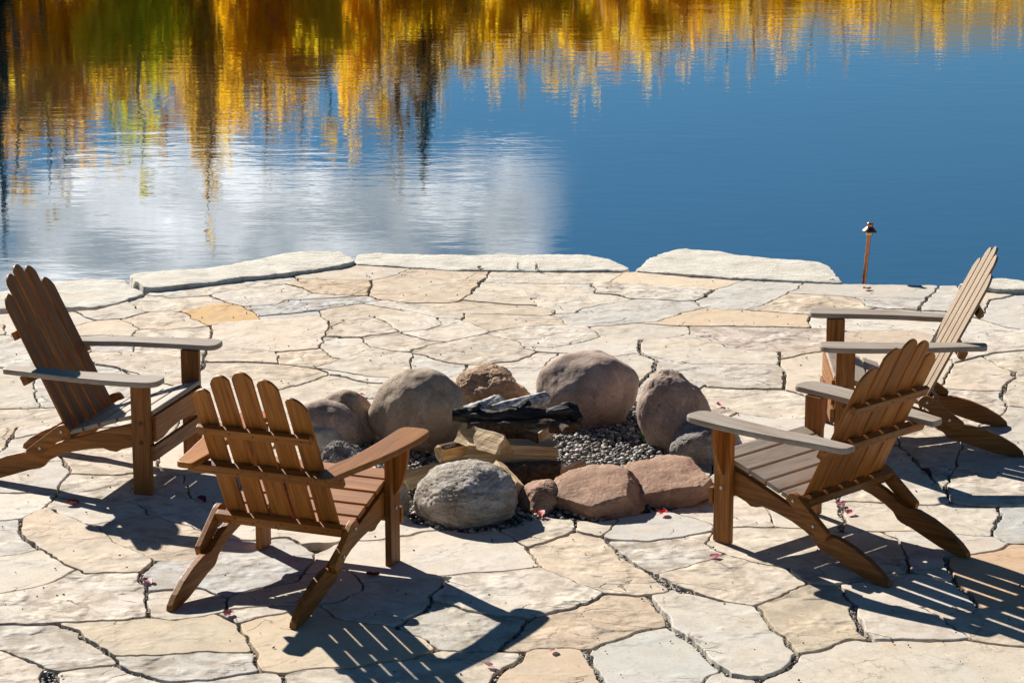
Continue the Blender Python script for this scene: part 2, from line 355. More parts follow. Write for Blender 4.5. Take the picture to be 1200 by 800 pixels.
def water_mat():
    m, t, b = new_mat('lake_water'); v = coord(t)
    b.inputs['Base Color'].default_value = (.013, .064, .098, 1); b.inputs['Roughness'].default_value = .5; b.inputs['Specular IOR Level'].default_value = 0
    w1 = noise(t, coord(t, None, (.75, 1.15, 1)), 1.0, 2, .5, .3)
    w2 = noise(t, coord(t, None, (.55, 1.2, 1)), 4.2, 3, .55, .3)
    w0 = noise(t, coord(t, None, (.8, 1, 1)), .16, 2)
    amp = mapr(t, w0, .35, .65, .6, 1.2)
    h = math_node(t, 'MULTIPLY', math_node(t, 'ADD', math_node(t, 'MULTIPLY', w1, .55), math_node(t, 'MULTIPLY', w2, .40)), amp)
    nb = bump(t, h, 1.0, WAVE)
    gl = N(t, 'ShaderNodeBsdfGlossy', ins={'Roughness': .02}); t.links.new(nb, gl.inputs['Normal'])
    fr = N(t, 'ShaderNodeFresnel', ins={'IOR': 1.33}); t.links.new(nb, fr.inputs['Normal'])
    mx = N(t, 'ShaderNodeMixShader'); t.links.new(mapr(t, fr.outputs[0], .04, .48, .32, 1.0, False), mx.inputs[0])
    t.links.new(b.outputs[0], mx.inputs[1]); t.links.new(gl.outputs[0], mx.inputs[2]); t.links.new(mx.outputs[0], t.nodes['Material Output'].inputs[0])
    return m
WAVE = .0031
M['water'] = water_mat()

# joint lines of the paving: width class, points as seen in the photo and laid on the ground
JOINTS = [(1, [(86.5, 364.4), (93.3, 367.3), (103.3, 371.7), (111.7, 375), (100, 378.3), (85, 381.7)]),
(1, [(111.7, 375), (143.3, 373.3), (160, 369.3), (171.7, 365), (161.7, 361), (150, 352.7)]),
(1, [(171.7, 365), (186.7, 364.3), (213.3, 364), (233.3, 360), (263.3, 354)]),
(1, [(173.3, 344.3), (168.3, 344), (200, 348.3), (226.7, 346.7), (245, 345), (263.3, 354)]),
(1, [(245, 345), (266.7, 340), (296.7, 337.3), (333.3, 332.7), (350, 328.3), (340, 321), (342.3, 321.6)]),
(1, [(263.3, 354), (283.3, 358.3), (301.7, 367.3), (304, 370)]),
(1, [(213.3, 364), (230, 375), (243.3, 381.7)]),
(1, [(243.3, 381.7), (266.7, 377.3), (290, 375), (301.7, 374.3), (304, 370)]),
(1, [(304, 370), (336.7, 367.3), (375, 363.3), (399.7, 358.7)]),
(1, [(286.7, 359.3), (320, 356.7), (343.3, 350), (366.7, 344)]),
(1, [(333.3, 332.7), (353.3, 337.3), (366.7, 344), (399.7, 345.7), (425, 346.9)]),
(1, [(138, 373.6), (138.3, 374.3), (153.3, 378.3), (161.7, 386), (157.3, 393.3)]),
(1, [(66.7, 395), (110, 392.7), (157.3, 393.3)]),
(1, [(161.7, 386), (200, 386), (245, 381.7)]),
(2, [(243.3, 381.7), (248.3, 386.7), (246.7, 395), (240.7, 399.3)]),
(1, [(240.7, 399.3), (246, 404.7), (266.7, 405.3), (300, 408.3), (323.3, 411.7), (370, 408.3), (375, 406.7)]),
(1, [(301.7, 374.3), (336.7, 373.3), (375, 369.3), (373.3, 363.3)]),
(1.5, [(375, 369.3), (385, 376.7), (388.3, 383.3), (380, 393.3), (375, 406.7), (388.3, 418)]),
(1, [(323.3, 411.7), (327.3, 425.3)]),
(1, [(238.3, 424), (283.3, 424), (327.3, 425.3), (370, 430), (399.7, 419.3)]),
(1, [(370, 430), (386.7, 436.7), (399.7, 439.3), (401, 439)]),
(1, [(380, 394.3), (399.7, 394), (399.6, 395.3)]),
(1, [(388.3, 383.3), (403.3, 376), (401.2, 375)]),
(1, [(313.3, 456.7), (323.3, 455), (350, 450), (386.7, 436.7)]),
(1, [(210.8, 418.5), (200, 417.3), (156.7, 412.7), (106.7, 411.7), (83.3, 390)]),
(1, [(156.7, 412.7), (160, 393.3), (157.3, 393.3)]),
(2, [(106.7, 411.7), (100, 413.3), (108.3, 425), (105, 430)]),
(1, [(108.3, 425.7), (133.3, 429), (146.7, 433.3), (186.7, 448.3), (213.3, 453.3)]),
(1, [(210, 418.3), (238.3, 424)]),
(2, [(240.7, 399.3), (241.7, 413.3), (238.3, 424), (235, 434)]),
(1, [(235, 434), (256.7, 440), (283.3, 445), (313.3, 456.7), (325, 480), (336.7, 513.3), (333.6, 513.1)]),
(1, [(-13.3, 428.3), (20, 431.7), (43.3, 435)]),
(1, [(43.3, 435), (76.7, 431.7), (105, 430)]),
(1, [(43.3, 435), (40, 453.3), (46.7, 477.3)]),
(1, [(-13.3, 479), (46.7, 477.3), (100, 475), (146.7, 476.7)]),
(1, [(146.7, 476.7), (166.7, 460), (146.7, 433.3)]),
(2, [(20, 500), (11.7, 515), (5, 526.7)]),
(1, [(20, 500), (53.3, 498.3), (106.7, 493.3), (146.7, 476.7)]),
(1, [(5, 526.7), (-13.3, 536.7)]),
(1, [(-13.3, 375), (5, 380), (6.7, 391.7), (20, 395), (66.7, 395)]),
(1, [(6.7, 391.7), (-13.3, 392.7)]),
(1, [(83.3, 390), (85, 381.7), (66.7, 395)]),
(1, [(235, 434), (230, 453.3), (213.3, 453.3), (213.3, 486.7), (214, 488)]),
(1, [(388.3, 418), (399.7, 419.3)]),
(1, [(347.8, 326.7), (400, 327.7), (436.7, 328.3), (460, 323.3), (480, 314.3), (480.8, 313.9)]),
(2, [(436.7, 328.3), (433.3, 343.3), (430, 346.7)]),
(1, [(430, 346.7), (448.3, 351.7), (400, 358.7)]),
(1, [(336.9, 351.8), (400, 348.3), (430, 346.7)]),
(1, [(448.3, 351.7), (476.7, 355), (536.7, 354)]),
(2, [(536.7, 354), (553.3, 341.7), (566.7, 326.7)]),
(1.5, [(566.7, 326.7), (573.3, 318.7), (574, 317)]),
(1, [(536.7, 354), (543.3, 351.7), (586.7, 356), (630, 358.3)]),
(1, [(551.5, 343), (556.7, 343.3), (600, 346.7), (623.3, 348.3), (630, 358.3), (650, 363.3), (646.7, 369.3)]),
(1, [(563.9, 329.8), (568.3, 330), (620, 331.7), (690, 331.7), (716.7, 330), (728.3, 318.7), (728.2, 318)]),
(1, [(500, 358.3), (543.3, 366.7), (600, 368.3), (646.7, 369.3)]),
(1, [(423.5, 355.3), (431.7, 356.7), (480, 365), (510, 371.7), (541.7, 374.3)]),
(1, [(500, 358.3), (448.3, 351.7)]),
(1, [(543.3, 366.7), (540.7, 374.3), (551.7, 379.3), (566.7, 385), (576.7, 388.3)]),
(1, [(401.2, 375), (398.3, 375.3), (443.3, 370), (475, 364.3)]),
(1.5, [(437.8, 370.7), (440, 371.7), (466.7, 386.7), (470, 390)]),
(1, [(470, 390), (503.3, 386), (516.7, 381), (510, 371.7)]),
(1, [(423.3, 395), (443.3, 391.7), (470, 389.3)]),
(1, [(399.6, 395.3), (398.3, 395.3), (423.3, 395), (433.3, 406.7), (416.7, 415), (398.3, 420)]),
(1, [(433.3, 406.7), (453.3, 410), (478.3, 412.3), (500, 405), (526.7, 400.7), (546.7, 396.7), (576.7, 388.3)]),
(1, [(470, 390), (500, 398.3), (526.7, 400.7)]),
(1, [(576.7, 388.3), (616.7, 381.7), (665, 380.7)]),
(1.5, [(646.7, 369.3), (660, 375), (665, 380.7)]),
(1, [(648.3, 367.3), (673.3, 366), (683.3, 360), (713.3, 355), (741.7, 350)]),
(1.5, [(693.3, 331.7), (700, 343.3), (726.7, 346)]),
(1, [(726.7, 346), (741.7, 350), (770, 350.7), (799.7, 352.3)]),
(1, [(716.7, 330), (753.3, 332.7), (799.7, 335.7)]),
(1, [(665, 380.7), (690, 382.3), (720, 380), (745, 377.7), (770, 376), (799.7, 367.3)]),
(1, [(745, 377.7), (770, 380), (799.7, 381.3), (799.7, 381)]),
(2, [(690, 382.3), (705, 394)]),
(1.5, [(705, 394), (736.7, 397.3), (748.3, 398.3)]),
(1, [(705, 394), (683.3, 400.7), (653.3, 406), (613.3, 406.7), (608.3, 400.7), (573.3, 391.7), (568.2, 390.7)]),
(1, [(613.3, 406.7), (628.3, 411.7), (606.7, 421.7), (563.3, 426.7), (546.7, 427.3), (526.7, 425), (490, 415), (478.3, 412.3)]),
(2, [(546.7, 427.3), (545, 436.7)]),
(1, [(370.2, 429.9), (398.3, 434.7), (420, 438.3), (450, 441.7), (500, 446.7)]),
(1, [(396.9, 438.8), (398.3, 438.3), (430, 446.7), (443.3, 447.7), (500, 446.7)]),
(1, [(628.3, 411.7), (666.7, 413.3), (716.7, 416.7), (751.7, 414)]),
(2.5, [(748.3, 398.3), (746.7, 408.3), (751.7, 414)]),
(1, [(748.3, 398.3), (773.3, 396.7), (803.3, 392.7), (802.7, 391.9)]),
(2.5, [(751.7, 414), (770.7, 423.3), (766.7, 433.3), (753.3, 445), (721, 473.3)]),
(1, [(751.7, 414), (799.7, 426), (805.4, 424.9)]),
(1, [(563.3, 426.7), (586.7, 430.7), (633.3, 430), (653.3, 414), (654.2, 412.8)]),
(1, [(545, 436.7), (500, 446.7), (433.3, 466.7), (474, 466.7)]),
(1, [(586.7, 430.7), (600, 453.3), (616, 480.6)]),
(1, [(798.3, 335.7), (836.7, 339.3), (868.3, 329.3), (874.3, 327.4)]),
(2, [(836.7, 339.3), (825, 348.3)]),
(1, [(800, 352.3), (815, 351.7), (825, 348.3)]),
(1.5, [(815, 351.7), (823.3, 360)]),
(1, [(798.3, 367.3), (823.3, 360), (843.3, 362.7), (876.7, 363.3)]),
(1.5, [(876.7, 363.3), (910, 350.7), (925, 341.7), (943.3, 331.3), (943.5, 331)]),
(1, [(923.3, 343.3), (960, 345), (1003.3, 347.7)]),
(1.5, [(1003.3, 347.7), (1016.7, 358.3), (1030, 360.7)]),
(1, [(1003.3, 347.7), (1053.3, 348.3), (1085, 350)]),
(2, [(1078.3, 363.3), (1085, 350), (1096.7, 341.7)]),
(1.5, [(1096.7, 341.7), (1100, 333.3), (1100.2, 334.4)]),
(1, [(876.7, 363.3), (933.3, 368.3), (956.7, 370), (1030, 360.7), (1078.3, 363.3), (1116.7, 365)]),
(1, [(798.3, 381), (833.3, 381.7), (900, 382.3), (936.7, 383.3), (950, 383.3), (993.3, 386.7)]),
(2, [(948.3, 369.3), (950, 383.3)]),
(1, [(806.7, 381.2), (806.7, 382), (810, 391.7), (843.3, 400.7), (853.3, 406.7), (880, 410), (912.7, 412.7)]),
(1, [(802.7, 391.9), (798.3, 392), (810, 391.7)]),
(1, [(912.7, 412.7), (940, 408.3), (966.7, 405), (993.3, 386.7)]),
(2, [(912.7, 412.7), (915, 426.7), (920, 433.3), (920, 455)]),
(1, [(811.7, 426.7), (850, 426.7), (915, 426.7)]),
(1, [(810, 463.3), (823.3, 450.7), (828.3, 453.3), (873.3, 455.7), (920, 455), (940, 461.7), (966.7, 471.7)]),
(1, [(811.7, 426.7), (800, 423.3), (805.4, 424.9)]),
(1, [(863.3, 482.7), (886.7, 486.7), (920, 490.7), (943.3, 489.3), (966.7, 471.7)]),
(1, [(737, 459.3), (780, 461.7), (810, 463.3), (840, 476.7), (863.3, 482.7), (850, 493.3), (854.4, 493.5)]),
(1, [(993.3, 386.7), (1026.7, 386.7), (1058.3, 385), (1100, 393.3)]),
(1, [(1116.7, 365), (1150, 373.3), (1183.3, 383.3), (1213.3, 386.7)]),
(1, [(1116.7, 365), (1130, 346.7), (1120, 333.3), (1120, 335)]),
(1, [(1150, 373.3), (1160, 351.7), (1180, 348.3), (1195, 343.3), (1213.3, 340)]),
(1, [(1195.8, 384.7), (1185, 387.3), (1153.3, 395), (1100, 393.3)]),
(1, [(1118.3, 425), (1145, 417.3), (1173.3, 412.7), (1213.3, 408.3)]),
(1, [(1118.3, 425), (1100, 393.3)]),
(1.5, [(1148.2, 416.8), (1150, 417.3), (1170, 426.7), (1190, 435)]),
(1, [(1190, 435), (1213.3, 436.7)]),
(2.5, [(1190, 435), (1188.3, 443.3), (1176.7, 451.7), (1175, 465), (1180, 475)]),
(1, [(1103.3, 454), (1133.3, 455.7), (1175, 457.3)]),
(1, [(1180, 475), (1213.3, 480)]),
(1, [(1118.3, 425), (1103.3, 454), (1083.3, 480), (1053.3, 493.3), (1000, 480), (966.7, 471.7)]),
(1, [(1180, 475), (1163.3, 493.3), (1120, 510), (1125, 520), (1120, 543.3), (1116.7, 551.7), (1107.6, 574.4)]),
(1, [(1053.3, 493.3), (1053.3, 520), (1076.7, 543.3), (1083.3, 551.7), (1085.3, 551.6)]),
(1, [(1120, 510), (1086.7, 496.7), (1083.3, 480)]),
(1, [(966.7, 471.7), (986.7, 513.3), (1013.3, 533.3), (1053.3, 520)]),
(1.5, [(74.6, 541.5), (76.7, 541.3), (81.7, 553), (71.7, 566.3), (68.3, 576.3), (61.7, 583)]),
(1, [(79.7, 555.6), (81.7, 555.7), (116.7, 557), (153.3, 554.7), (190, 550.3)]),
(1, [(-13.3, 577), (30, 577), (65, 579)]),
(1, [(61.7, 583), (50, 593), (33.3, 603), (23.3, 607)]),
(1, [(-13.3, 609), (23.3, 607)]),
(2, [(23.3, 607), (25, 623), (31.7, 633), (46.7, 643)]),
(1, [(-13.3, 653), (23.3, 648), (46.7, 643.7)]),
(1, [(46.7, 643), (66.7, 654.7), (93.3, 668), (100, 671.3)]),
(1, [(100, 671.3), (133.3, 671.3), (166.7, 669.7)]),
(1, [(-13.3, 697), (43.3, 688), (70, 678), (91.7, 667.3)]),
(1.5, [(50, 593.7), (71.7, 601.3), (100, 612)]),
(1, [(63.4, 581.3), (65, 581.3), (100, 588), (146.7, 586.3), (163.3, 589.7), (173.3, 602.3)]),
(2, [(100, 612), (110, 614.7)]),
(1, [(107.2, 613.9), (110, 613), (133.3, 609.7), (173.3, 602.3)]),
(1, [(110, 614.7), (133.3, 633), (160, 646.3), (181.7, 656.3)]),
(1, [(173.3, 602.3), (206.7, 611.3), (240, 621.3)]),
(2, [(188.8, 531.4), (180, 531.3), (186.7, 539.7), (190, 550.3)]),
(1, [(190, 550.3), (213.3, 554.7), (240, 553)]),
(1, [(146.7, 586.3), (186.7, 583), (220, 576.3)]),
(1.5, [(213.3, 554.7), (216.7, 566.3), (220, 576.3), (226.7, 583), (246.7, 586.3)]),
(1, [(181.7, 656.3), (206.7, 659), (226.7, 654.7), (236.7, 649), (240, 621.3)]),
(2.5, [(181.7, 656.3), (170, 666.3), (166.7, 676.3)]),
(2, [(166.7, 669.7), (166.7, 676.3), (170, 693), (173.3, 723.7)]),
(1, [(170, 693), (200, 691.3), (230, 689.7), (268.3, 699.7)]),
(1, [(-13.3, 729.7), (33.3, 731.3), (83.3, 729.7), (133.3, 726.3), (173.3, 723.7)]),
(2, [(66.8, 730.2), (66.7, 731), (80, 734.7), (103.3, 749.7), (130.7, 767)]),
(1, [(130.7, 767), (183.3, 766.3), (233.3, 763.7), (297.7, 763)]),
(2, [(130.7, 767), (136.7, 778), (156.7, 786.3), (176.7, 794.7), (200, 798)]),
(2.5, [(-13.3, 756.3), (-0, 761.3), (26.7, 769.7), (50, 781.3), (66.7, 786.3), (66.7, 785.3)]),
(1, [(66.7, 785.3), (100, 780.3), (136.7, 778)]),
(2, [(50, 781.3), (51.7, 816.3)]),
(2, [(64.8, 785.8), (63.3, 786.3), (71.7, 816.3)]),
(1, [(173.3, 723.7), (206.7, 725.7), (240, 722.3), (266.7, 716.3)]),
(1.5, [(268.3, 699.7), (266.7, 716.3)]),
(2, [(256.7, 719), (276.7, 729.7), (290, 743), (296.7, 756.3), (300, 773), (308.3, 786.3)]),
(1, [(278.3, 730.3), (306.7, 721.3), (333.3, 716.3), (366.7, 709.7), (399.7, 703)]),
(1, [(308.3, 786.3), (333.3, 788), (366.7, 783), (399.7, 780.3), (400.6, 782.7)]),
(1, [(200, 798), (226.7, 796.3), (266.7, 791.3), (308.3, 786.3)]),
(2, [(328.3, 788), (346.7, 816.3)]),
(1, [(200, 798), (196.7, 816.3)]),
(1, [(240, 621.3), (263.3, 629.7), (286.7, 633), (336.7, 629.7), (343.3, 631.3)]),
(1, [(236.7, 649), (286.7, 656.3), (326.7, 653), (371.7, 648)]),
(1, [(343.3, 631.3), (363.3, 641.3), (371.7, 648)]),
(1, [(371.7, 648), (383.3, 641.3), (399.7, 633), (400.1, 634.9)]),
(1, [(268.3, 699.7), (300, 689.7), (350, 679.7), (371.7, 648)]),
(1, [(246.7, 586.3), (266.7, 599.7), (263.3, 629.7)]),
(1, [(246.7, 586.3), (300, 599.7), (399.7, 613), (402.8, 613.4)]),
(1, [(357.2, 638.3), (366.7, 636.3), (430, 633.7), (471.7, 628), (493.3, 623.7), (526.7, 620.3), (546.7, 618), (635.3, 607.7)]),
(1, [(354.3, 673.4), (346.7, 673), (400, 664.7), (415, 673)]),
(1, [(421.7, 680.7), (436.7, 679.7), (480, 679.7), (506.7, 676.3), (533.3, 672.3), (586.7, 669.7), (631.7, 664)]),
(1.5, [(415, 673), (421.7, 680.7), (426.7, 691.3), (400, 703), (353.3, 706.3), (267.1, 712.5)]),
(2, [(506.7, 676.3), (526.7, 676.3), (518.3, 686.3), (510, 693), (493.3, 716.3), (476.7, 724.7), (463.3, 734.7)]),
(1, [(503.2, 702.5), (510, 703), (521.7, 706.3), (546.7, 714.7), (566.7, 718), (593.3, 719.7), (624, 723.7)]),
(1, [(585.3, 620), (586.7, 621.3), (606.7, 636.3), (620, 641.3)]),
(2, [(620, 641.3), (630, 659.7), (633.3, 664)]),
(1.5, [(620, 641.3), (646.7, 633), (676.7, 622.3)]),
(1.5, [(676.7, 609.7), (676.7, 622.3), (703.3, 628)]),
(1, [(703.3, 628), (716.7, 619), (728.3, 609), (724.2, 607.2)]),
(2, [(703.3, 628), (711.7, 632), (720, 643)]),
(1, [(711.7, 632), (753.3, 633), (803.3, 629.7)]),
(2.5, [(720, 643), (736.7, 656.3), (760, 668), (770, 673)]),
(1, [(768.6, 672.3), (770, 672), (803.3, 663.7)]),
(1, [(633.3, 664), (660, 674.7), (686.7, 686.3), (708.3, 695.3)]),
(1, [(708.3, 695.3), (733.3, 696.3), (763.3, 695.3)]),
(1.5, [(763.3, 695.3), (783.3, 692.3), (786.7, 687)]),
(1, [(708.3, 695.3), (690, 704.7), (666.7, 713), (633.3, 720.3), (624, 723.7)]),
(3.5, [(770, 673), (786.7, 687), (803.3, 692.3), (805.8, 691.5)]),
(2.5, [(761.2, 695.4), (761.7, 696.3), (776.7, 716.3), (783.3, 733), (790, 736.3)]),
(2, [(783.3, 733), (753.3, 738), (720, 748), (696.7, 759.7), (685, 759.7)]),
(1, [(685, 759.7), (666.7, 758), (630, 759), (613.3, 763)]),
(2.5, [(613.3, 763), (581.7, 761.3)]),
(2, [(624, 723.7), (603.3, 743), (586.7, 756.3), (581.7, 761.3)]),
(1.5, [(516.7, 761.3), (546.7, 763), (581.7, 761.3)]),
(1, [(463.3, 734.7), (496.7, 749.7), (516.7, 761.3)]),
(1, [(463.3, 734.7), (433.3, 729.7), (400, 724.7), (383.3, 714.7), (372.9, 708.4)]),
(2, [(516.7, 761.3), (486.7, 769.7), (443.3, 776.3), (420, 781.3), (396.7, 783), (400.6, 782.7)]),
(2.5, [(613.3, 763), (606.7, 773), (586.7, 788), (563.3, 816.3)]),
(2.5, [(685, 759.7), (693.3, 773), (701.7, 789.7), (705, 816.3)]),
(2, [(790, 736.3), (803.3, 743), (799.7, 743.5)]),
(1, [(402.8, 613.4), (398.3, 616.3), (433.3, 593), (463.3, 591.3)]),
(1.5, [(783.8, 596.6), (798.3, 601.7), (816.7, 608), (835, 615.3)]),
(1, [(798.3, 630.3), (835, 621.3), (835, 615.3)]),
(1, [(835, 618), (856.7, 617), (883.3, 616.3), (910, 616.3)]),
(1.5, [(893.3, 588), (903.3, 601.3), (910, 616.3)]),
(1, [(819.7, 574), (858.3, 581.3), (893.3, 588)]),
(1, [(910, 616.3), (940, 618), (976.7, 621.3)]),
(2.5, [(981.7, 569.7), (985, 593), (991.7, 609.7), (985, 619.7), (985.7, 621.3)]),
(1, [(976.7, 621.3), (993.3, 621.3), (1033.3, 621.3), (1070, 621.3), (1120, 623.7)]),
(1, [(893.3, 588), (933.3, 584.7), (986.7, 586.3), (1033.3, 588), (1093.3, 590.3), (1116.7, 589)]),
(2, [(1093.3, 559.7), (1106.7, 573), (1116.7, 589)]),
(1, [(1116.7, 589), (1146.7, 592.3), (1213.3, 593)]),
(1, [(1073.3, 534.7), (1083.3, 549.7), (1093.3, 559.7)]),
(1, [(1073.3, 534.7), (1033.3, 513), (986.7, 543), (981.7, 569.7)]),
(1, [(1093.3, 559.7), (1086.7, 546.3), (1116.7, 544.7), (1153.3, 553), (1183.3, 559.7), (1213.3, 563)]),
(2, [(1170, 593), (1171.7, 606.3), (1163.3, 621.3), (1163.3, 626.3)]),
(1.5, [(1120, 623.7), (1140, 626.3), (1163.3, 626.3)]),
(1, [(1163.3, 626.3), (1183.3, 634.7), (1213.3, 638)]),
(1.5, [(1188.3, 635.3), (1170, 641.3), (1136.7, 648)]),
(1, [(825, 636.3), (840, 644.7), (856.7, 650.3), (900, 661.3)]),
(1, [(825, 636.3), (835, 621.3)]),
(1, [(798.3, 665.3), (820, 659.7), (848.3, 648)]),
(1.5, [(900, 661.3), (925, 664.7), (940, 681.3), (946.3, 683.1)]),
(2.5, [(795.7, 689.9), (798.3, 689), (820, 696.3), (843.3, 703)]),
(1.5, [(843.3, 703), (883.3, 709.7)]),
(1, [(883.3, 709.7), (900, 703), (933.3, 688), (946.7, 683), (981.7, 684.7)]),
(2, [(981.7, 684.7), (996.7, 699.7), (1005, 708)]),
(1, [(981.7, 684.7), (1013.3, 679.7), (1063.3, 669.7)]),
(2, [(885, 709.7), (903.3, 729.7), (916.7, 744.7), (926.7, 756.3), (938.3, 766.3)]),
(3, [(1005, 708), (1000, 719.7), (1010, 739.7), (1021.7, 748.7)]),
(1.5, [(1021.7, 748.7), (1000, 748), (976.7, 754.7), (938.3, 766.3)]),
(1, [(925, 664.7), (956.7, 659.7), (1000, 658), (1063.3, 653)]),
(2, [(1061.7, 651.3), (1063.3, 669.7)]),
(1, [(1005, 708), (1053.3, 709.7), (1076.7, 709.7), (1146.7, 709.7)]),
(1.5, [(1076.7, 709.7), (1100, 723), (1133.3, 743), (1143.3, 750.3)]),
(1.5, [(1021.7, 748.7), (1030, 748), (1083.3, 749.7), (1133.3, 748), (1143.3, 750.3)]),
(1, [(1143.3, 750.3), (1166.7, 753), (1213.3, 758)]),
(1, [(1146.7, 709.7), (1213.3, 718)]),
(2.5, [(1110, 649.7), (1113.3, 669.7), (1120, 679.7), (1133.3, 693), (1146.7, 709.7)]),
(1, [(1063.3, 669), (1086.7, 666.3), (1111.7, 661.3)]),
(1, [(1061.7, 651.3), (1110, 649.7), (1136.7, 648)]),
(1.5, [(1063.3, 669.7), (1066.7, 670.3), (1106.7, 678), (1119.3, 679.7)]),
(2.5, [(938.3, 766.3), (920, 783), (893.3, 794.7), (866.7, 816.3)]),
(2.5, [(800.9, 741.8), (798.3, 742.3), (820, 759.7), (840, 779.7), (853.3, 789.7), (893.3, 794.7)]),
(1.5, [(806.7, 816.3), (833.3, 788), (843.3, 782.3)]),
(1, [(1033.3, 621.3), (1053.3, 633), (1061.7, 651.3)]),
(1, [(11.7, 515), (10, 515), (60, 505), (150, 500), (214, 488)]),
(1.5, [(80.3, 549.8), (78, 550), (60, 505)]),
(1, [(185, 538), (214, 488)]),
(1, [(214, 488), (335, 512)]),
(1, [(240, 553), (300, 540), (335, 512)]),
(1, [(300, 540), (268, 596), (262.5, 596.9)]),
(1, [(702.4, 415.7), (700, 418), (690, 450), (720, 500), (768.6, 498.9)]),
(1, [(855, 492), (900, 520), (985, 548)]),
(1, [(830, 560), (855, 492)]),
(1, [(913.9, 419.9), (918, 420), (1000, 405), (1105, 417), (1113.7, 417.1)]),
(1, [(1000, 405), (1012, 472), (1014.1, 483.5)]),
(1, [(483.2, 413.4), (480, 432), (470, 490), (467.9, 502.4)])]
# ------------------------------------------------------------------ the patio: joints drawn as ground lines, stones grown between them
X0, X1, Y0, Y1, R = -4.7, 4.7, 6.2, 16.9, 0.006
nx, ny = int((X1-X0)/R), int((Y1-Y0)/R)
npr = np.random.RandomState(5)
def vnoise(shape, cell, seed):
    r = np.random.RandomState(seed); gy, gx = int(shape[0]/cell)+3, int(shape[1]/cell)+3
    g = r.rand(gy, gx).astype(np.float32)
    yy = np.arange(shape[0], dtype=np.float32)/cell; xx = np.arange(shape[1], dtype=np.float32)/cell
    iy = yy.astype(int); ix = xx.astype(int); fy = yy-iy; fx = xx-ix
    fy = (fy*fy*(3-2*fy))[:, None]; fx = (fx*fx*(3-2*fx))[None, :]
    a = g[iy][:, ix]; b2 = g[iy][:, ix+1]; c = g[iy+1][:, ix]; d = g[iy+1][:, ix+1]
    return (a*(1-fx)+b2*fx)*(1-fy)+(c*(1-fx)+d*fx)*fy
gx = (X0+(np.arange(nx)+.5)*R).astype(np.float32); gy = (Y0+(np.arange(ny)+.5)*R).astype(np.float32)
PX, PY = np.meshgrid(gx, gy)
WX = PX+(vnoise(PX.shape, 14, 1)-.5)*.026+(vnoise(PX.shape, 4, 2)-.5)*.013
WY = PY+(vnoise(PX.shape, 14, 3)-.5)*.026+(vnoise(PX.shape, 4, 4)-.5)*.013
joint = np.zeros(PX.shape, bool)
def inside(poly, x, y):
    r = np.zeros(x.shape, bool); n = len(poly)
    for i in range(n):
        ax, ay = poly[i]; bx, by = poly[(i+1) % n]
        if ay == by: continue
        c = ((ay > y) != (by > y)) & (x < (bx-ax)*(y-ay)/(by-ay)+ax); r ^= c
    return r
def draw(ax, ay, bx, by, w):
    h = w/2+.03
    i0, i1 = max(0, int((min(ax, bx)-h-X0)/R)), min(nx, int((max(ax, bx)+h-X0)/R)+1)
    j0, j1 = max(0, int((min(ay, by)-h-Y0)/R)), min(ny, int((max(ay, by)+h-Y0)/R)+1)
    if i0 >= i1 or j0 >= j1: return
    x = WX[j0:j1, i0:i1]; y = WY[j0:j1, i0:i1]
    dx, dy = bx-ax, by-ay; L = dx*dx+dy*dy+1e-9
    t = np.clip(((x-ax)*dx+(y-ay)*dy)/L, 0, 1)
    d = np.hypot(x-ax-t*dx, y-ay-t*dy); joint[j0:j1, i0:i1] |= d < w/2
for w, pts in JOINTS:
    g = [at(u, v) for u, v in pts]
    wid = (.0095, .012, .019, .026, .032, .048)[min(5, int((w-1)*2))]
    for a, b in zip(g[:-1], g[1:]): draw(a.x, a.y, b.x, b.y, wid)
# beyond the picture: stones of the same size round seeds
cP, sP = math.cos(CAM_PITCH), math.sin(CAM_PITCH)
dep = PY*cP+CAM_H*sP; U = 600+CAM_F*PX/dep; V = 400-CAM_F*(PY*sP-CAM_H*cP)/dep
traced = (U > -11) & (U < 1211) & (V < 814)
sds = []
for _ in range(6000):
    q = (npr.uniform(X0, X1), npr.uniform(Y0, Y1))
    if all((q[0]-s[0])**2+(q[1]-s[1])**2 > .36**2 for s in sds): sds.append(q)
f1 = np.full(PX.shape, 9, np.float32); f2 = np.full(PX.shape, 9, np.float32)
for sx, sy in sds:
    i0, i1 = max(0, int((sx-1-X0)/R)), min(nx, int((sx+1-X0)/R)); j0, j1 = max(0, int((sy-1-Y0)/R)), min(ny, int((sy+1-Y0)/R))
    d = np.hypot(WX[j0:j1, i0:i1]-sx, WY[j0:j1, i0:i1]-sy); a = f1[j0:j1, i0:i1]; b = f2[j0:j1, i0:i1]
    b[:] = np.where(d < a, a, np.minimum(b, d)); a[:] = np.minimum(a, d)
joint |= (~traced) & (f2-f1 < .024)
e = traced.copy(); joint |= (traced ^ np.roll(traced, 2, 0)) | (traced ^ np.roll(traced, 2, 1))
# outline of the paving: lake edge against the slabs, then far out of the picture
edge_px = [(-420, 372), (-40, 368), (0, 367), (75, 365), (113, 363), (150, 353), (168, 347), (182, 340), (243, 334), (290, 327), (340, 322), (400, 312),
           (417, 310), (483, 314), (526, 317), (573, 317), (633, 318), (700, 317), (735, 315), (728, 318), (745, 318), (800, 322.5), (866, 327), (943, 331), (986, 333),
           (1066, 333.5), (1120, 335), (1166, 340), (1240, 340), (1600, 345)]
edge = [at(u, v) for u, v in edge_px]
EDGE = [(p.x, p.y) for p in edge]
region = inside(EDGE+[(9, 0), (-9, 0)], WX, WY)
PIT_PX = [(452, 520), (470, 500), (530, 482), (600, 478), (650, 486), (715, 474), (748, 470), (765, 492), (790, 540), (830, 560), (805, 594), (765, 599), (700, 612), (640, 606), (606, 618), (545, 624), (488, 615), (464, 598), (455, 560), (420, 530), (400, 505), (430, 500)]
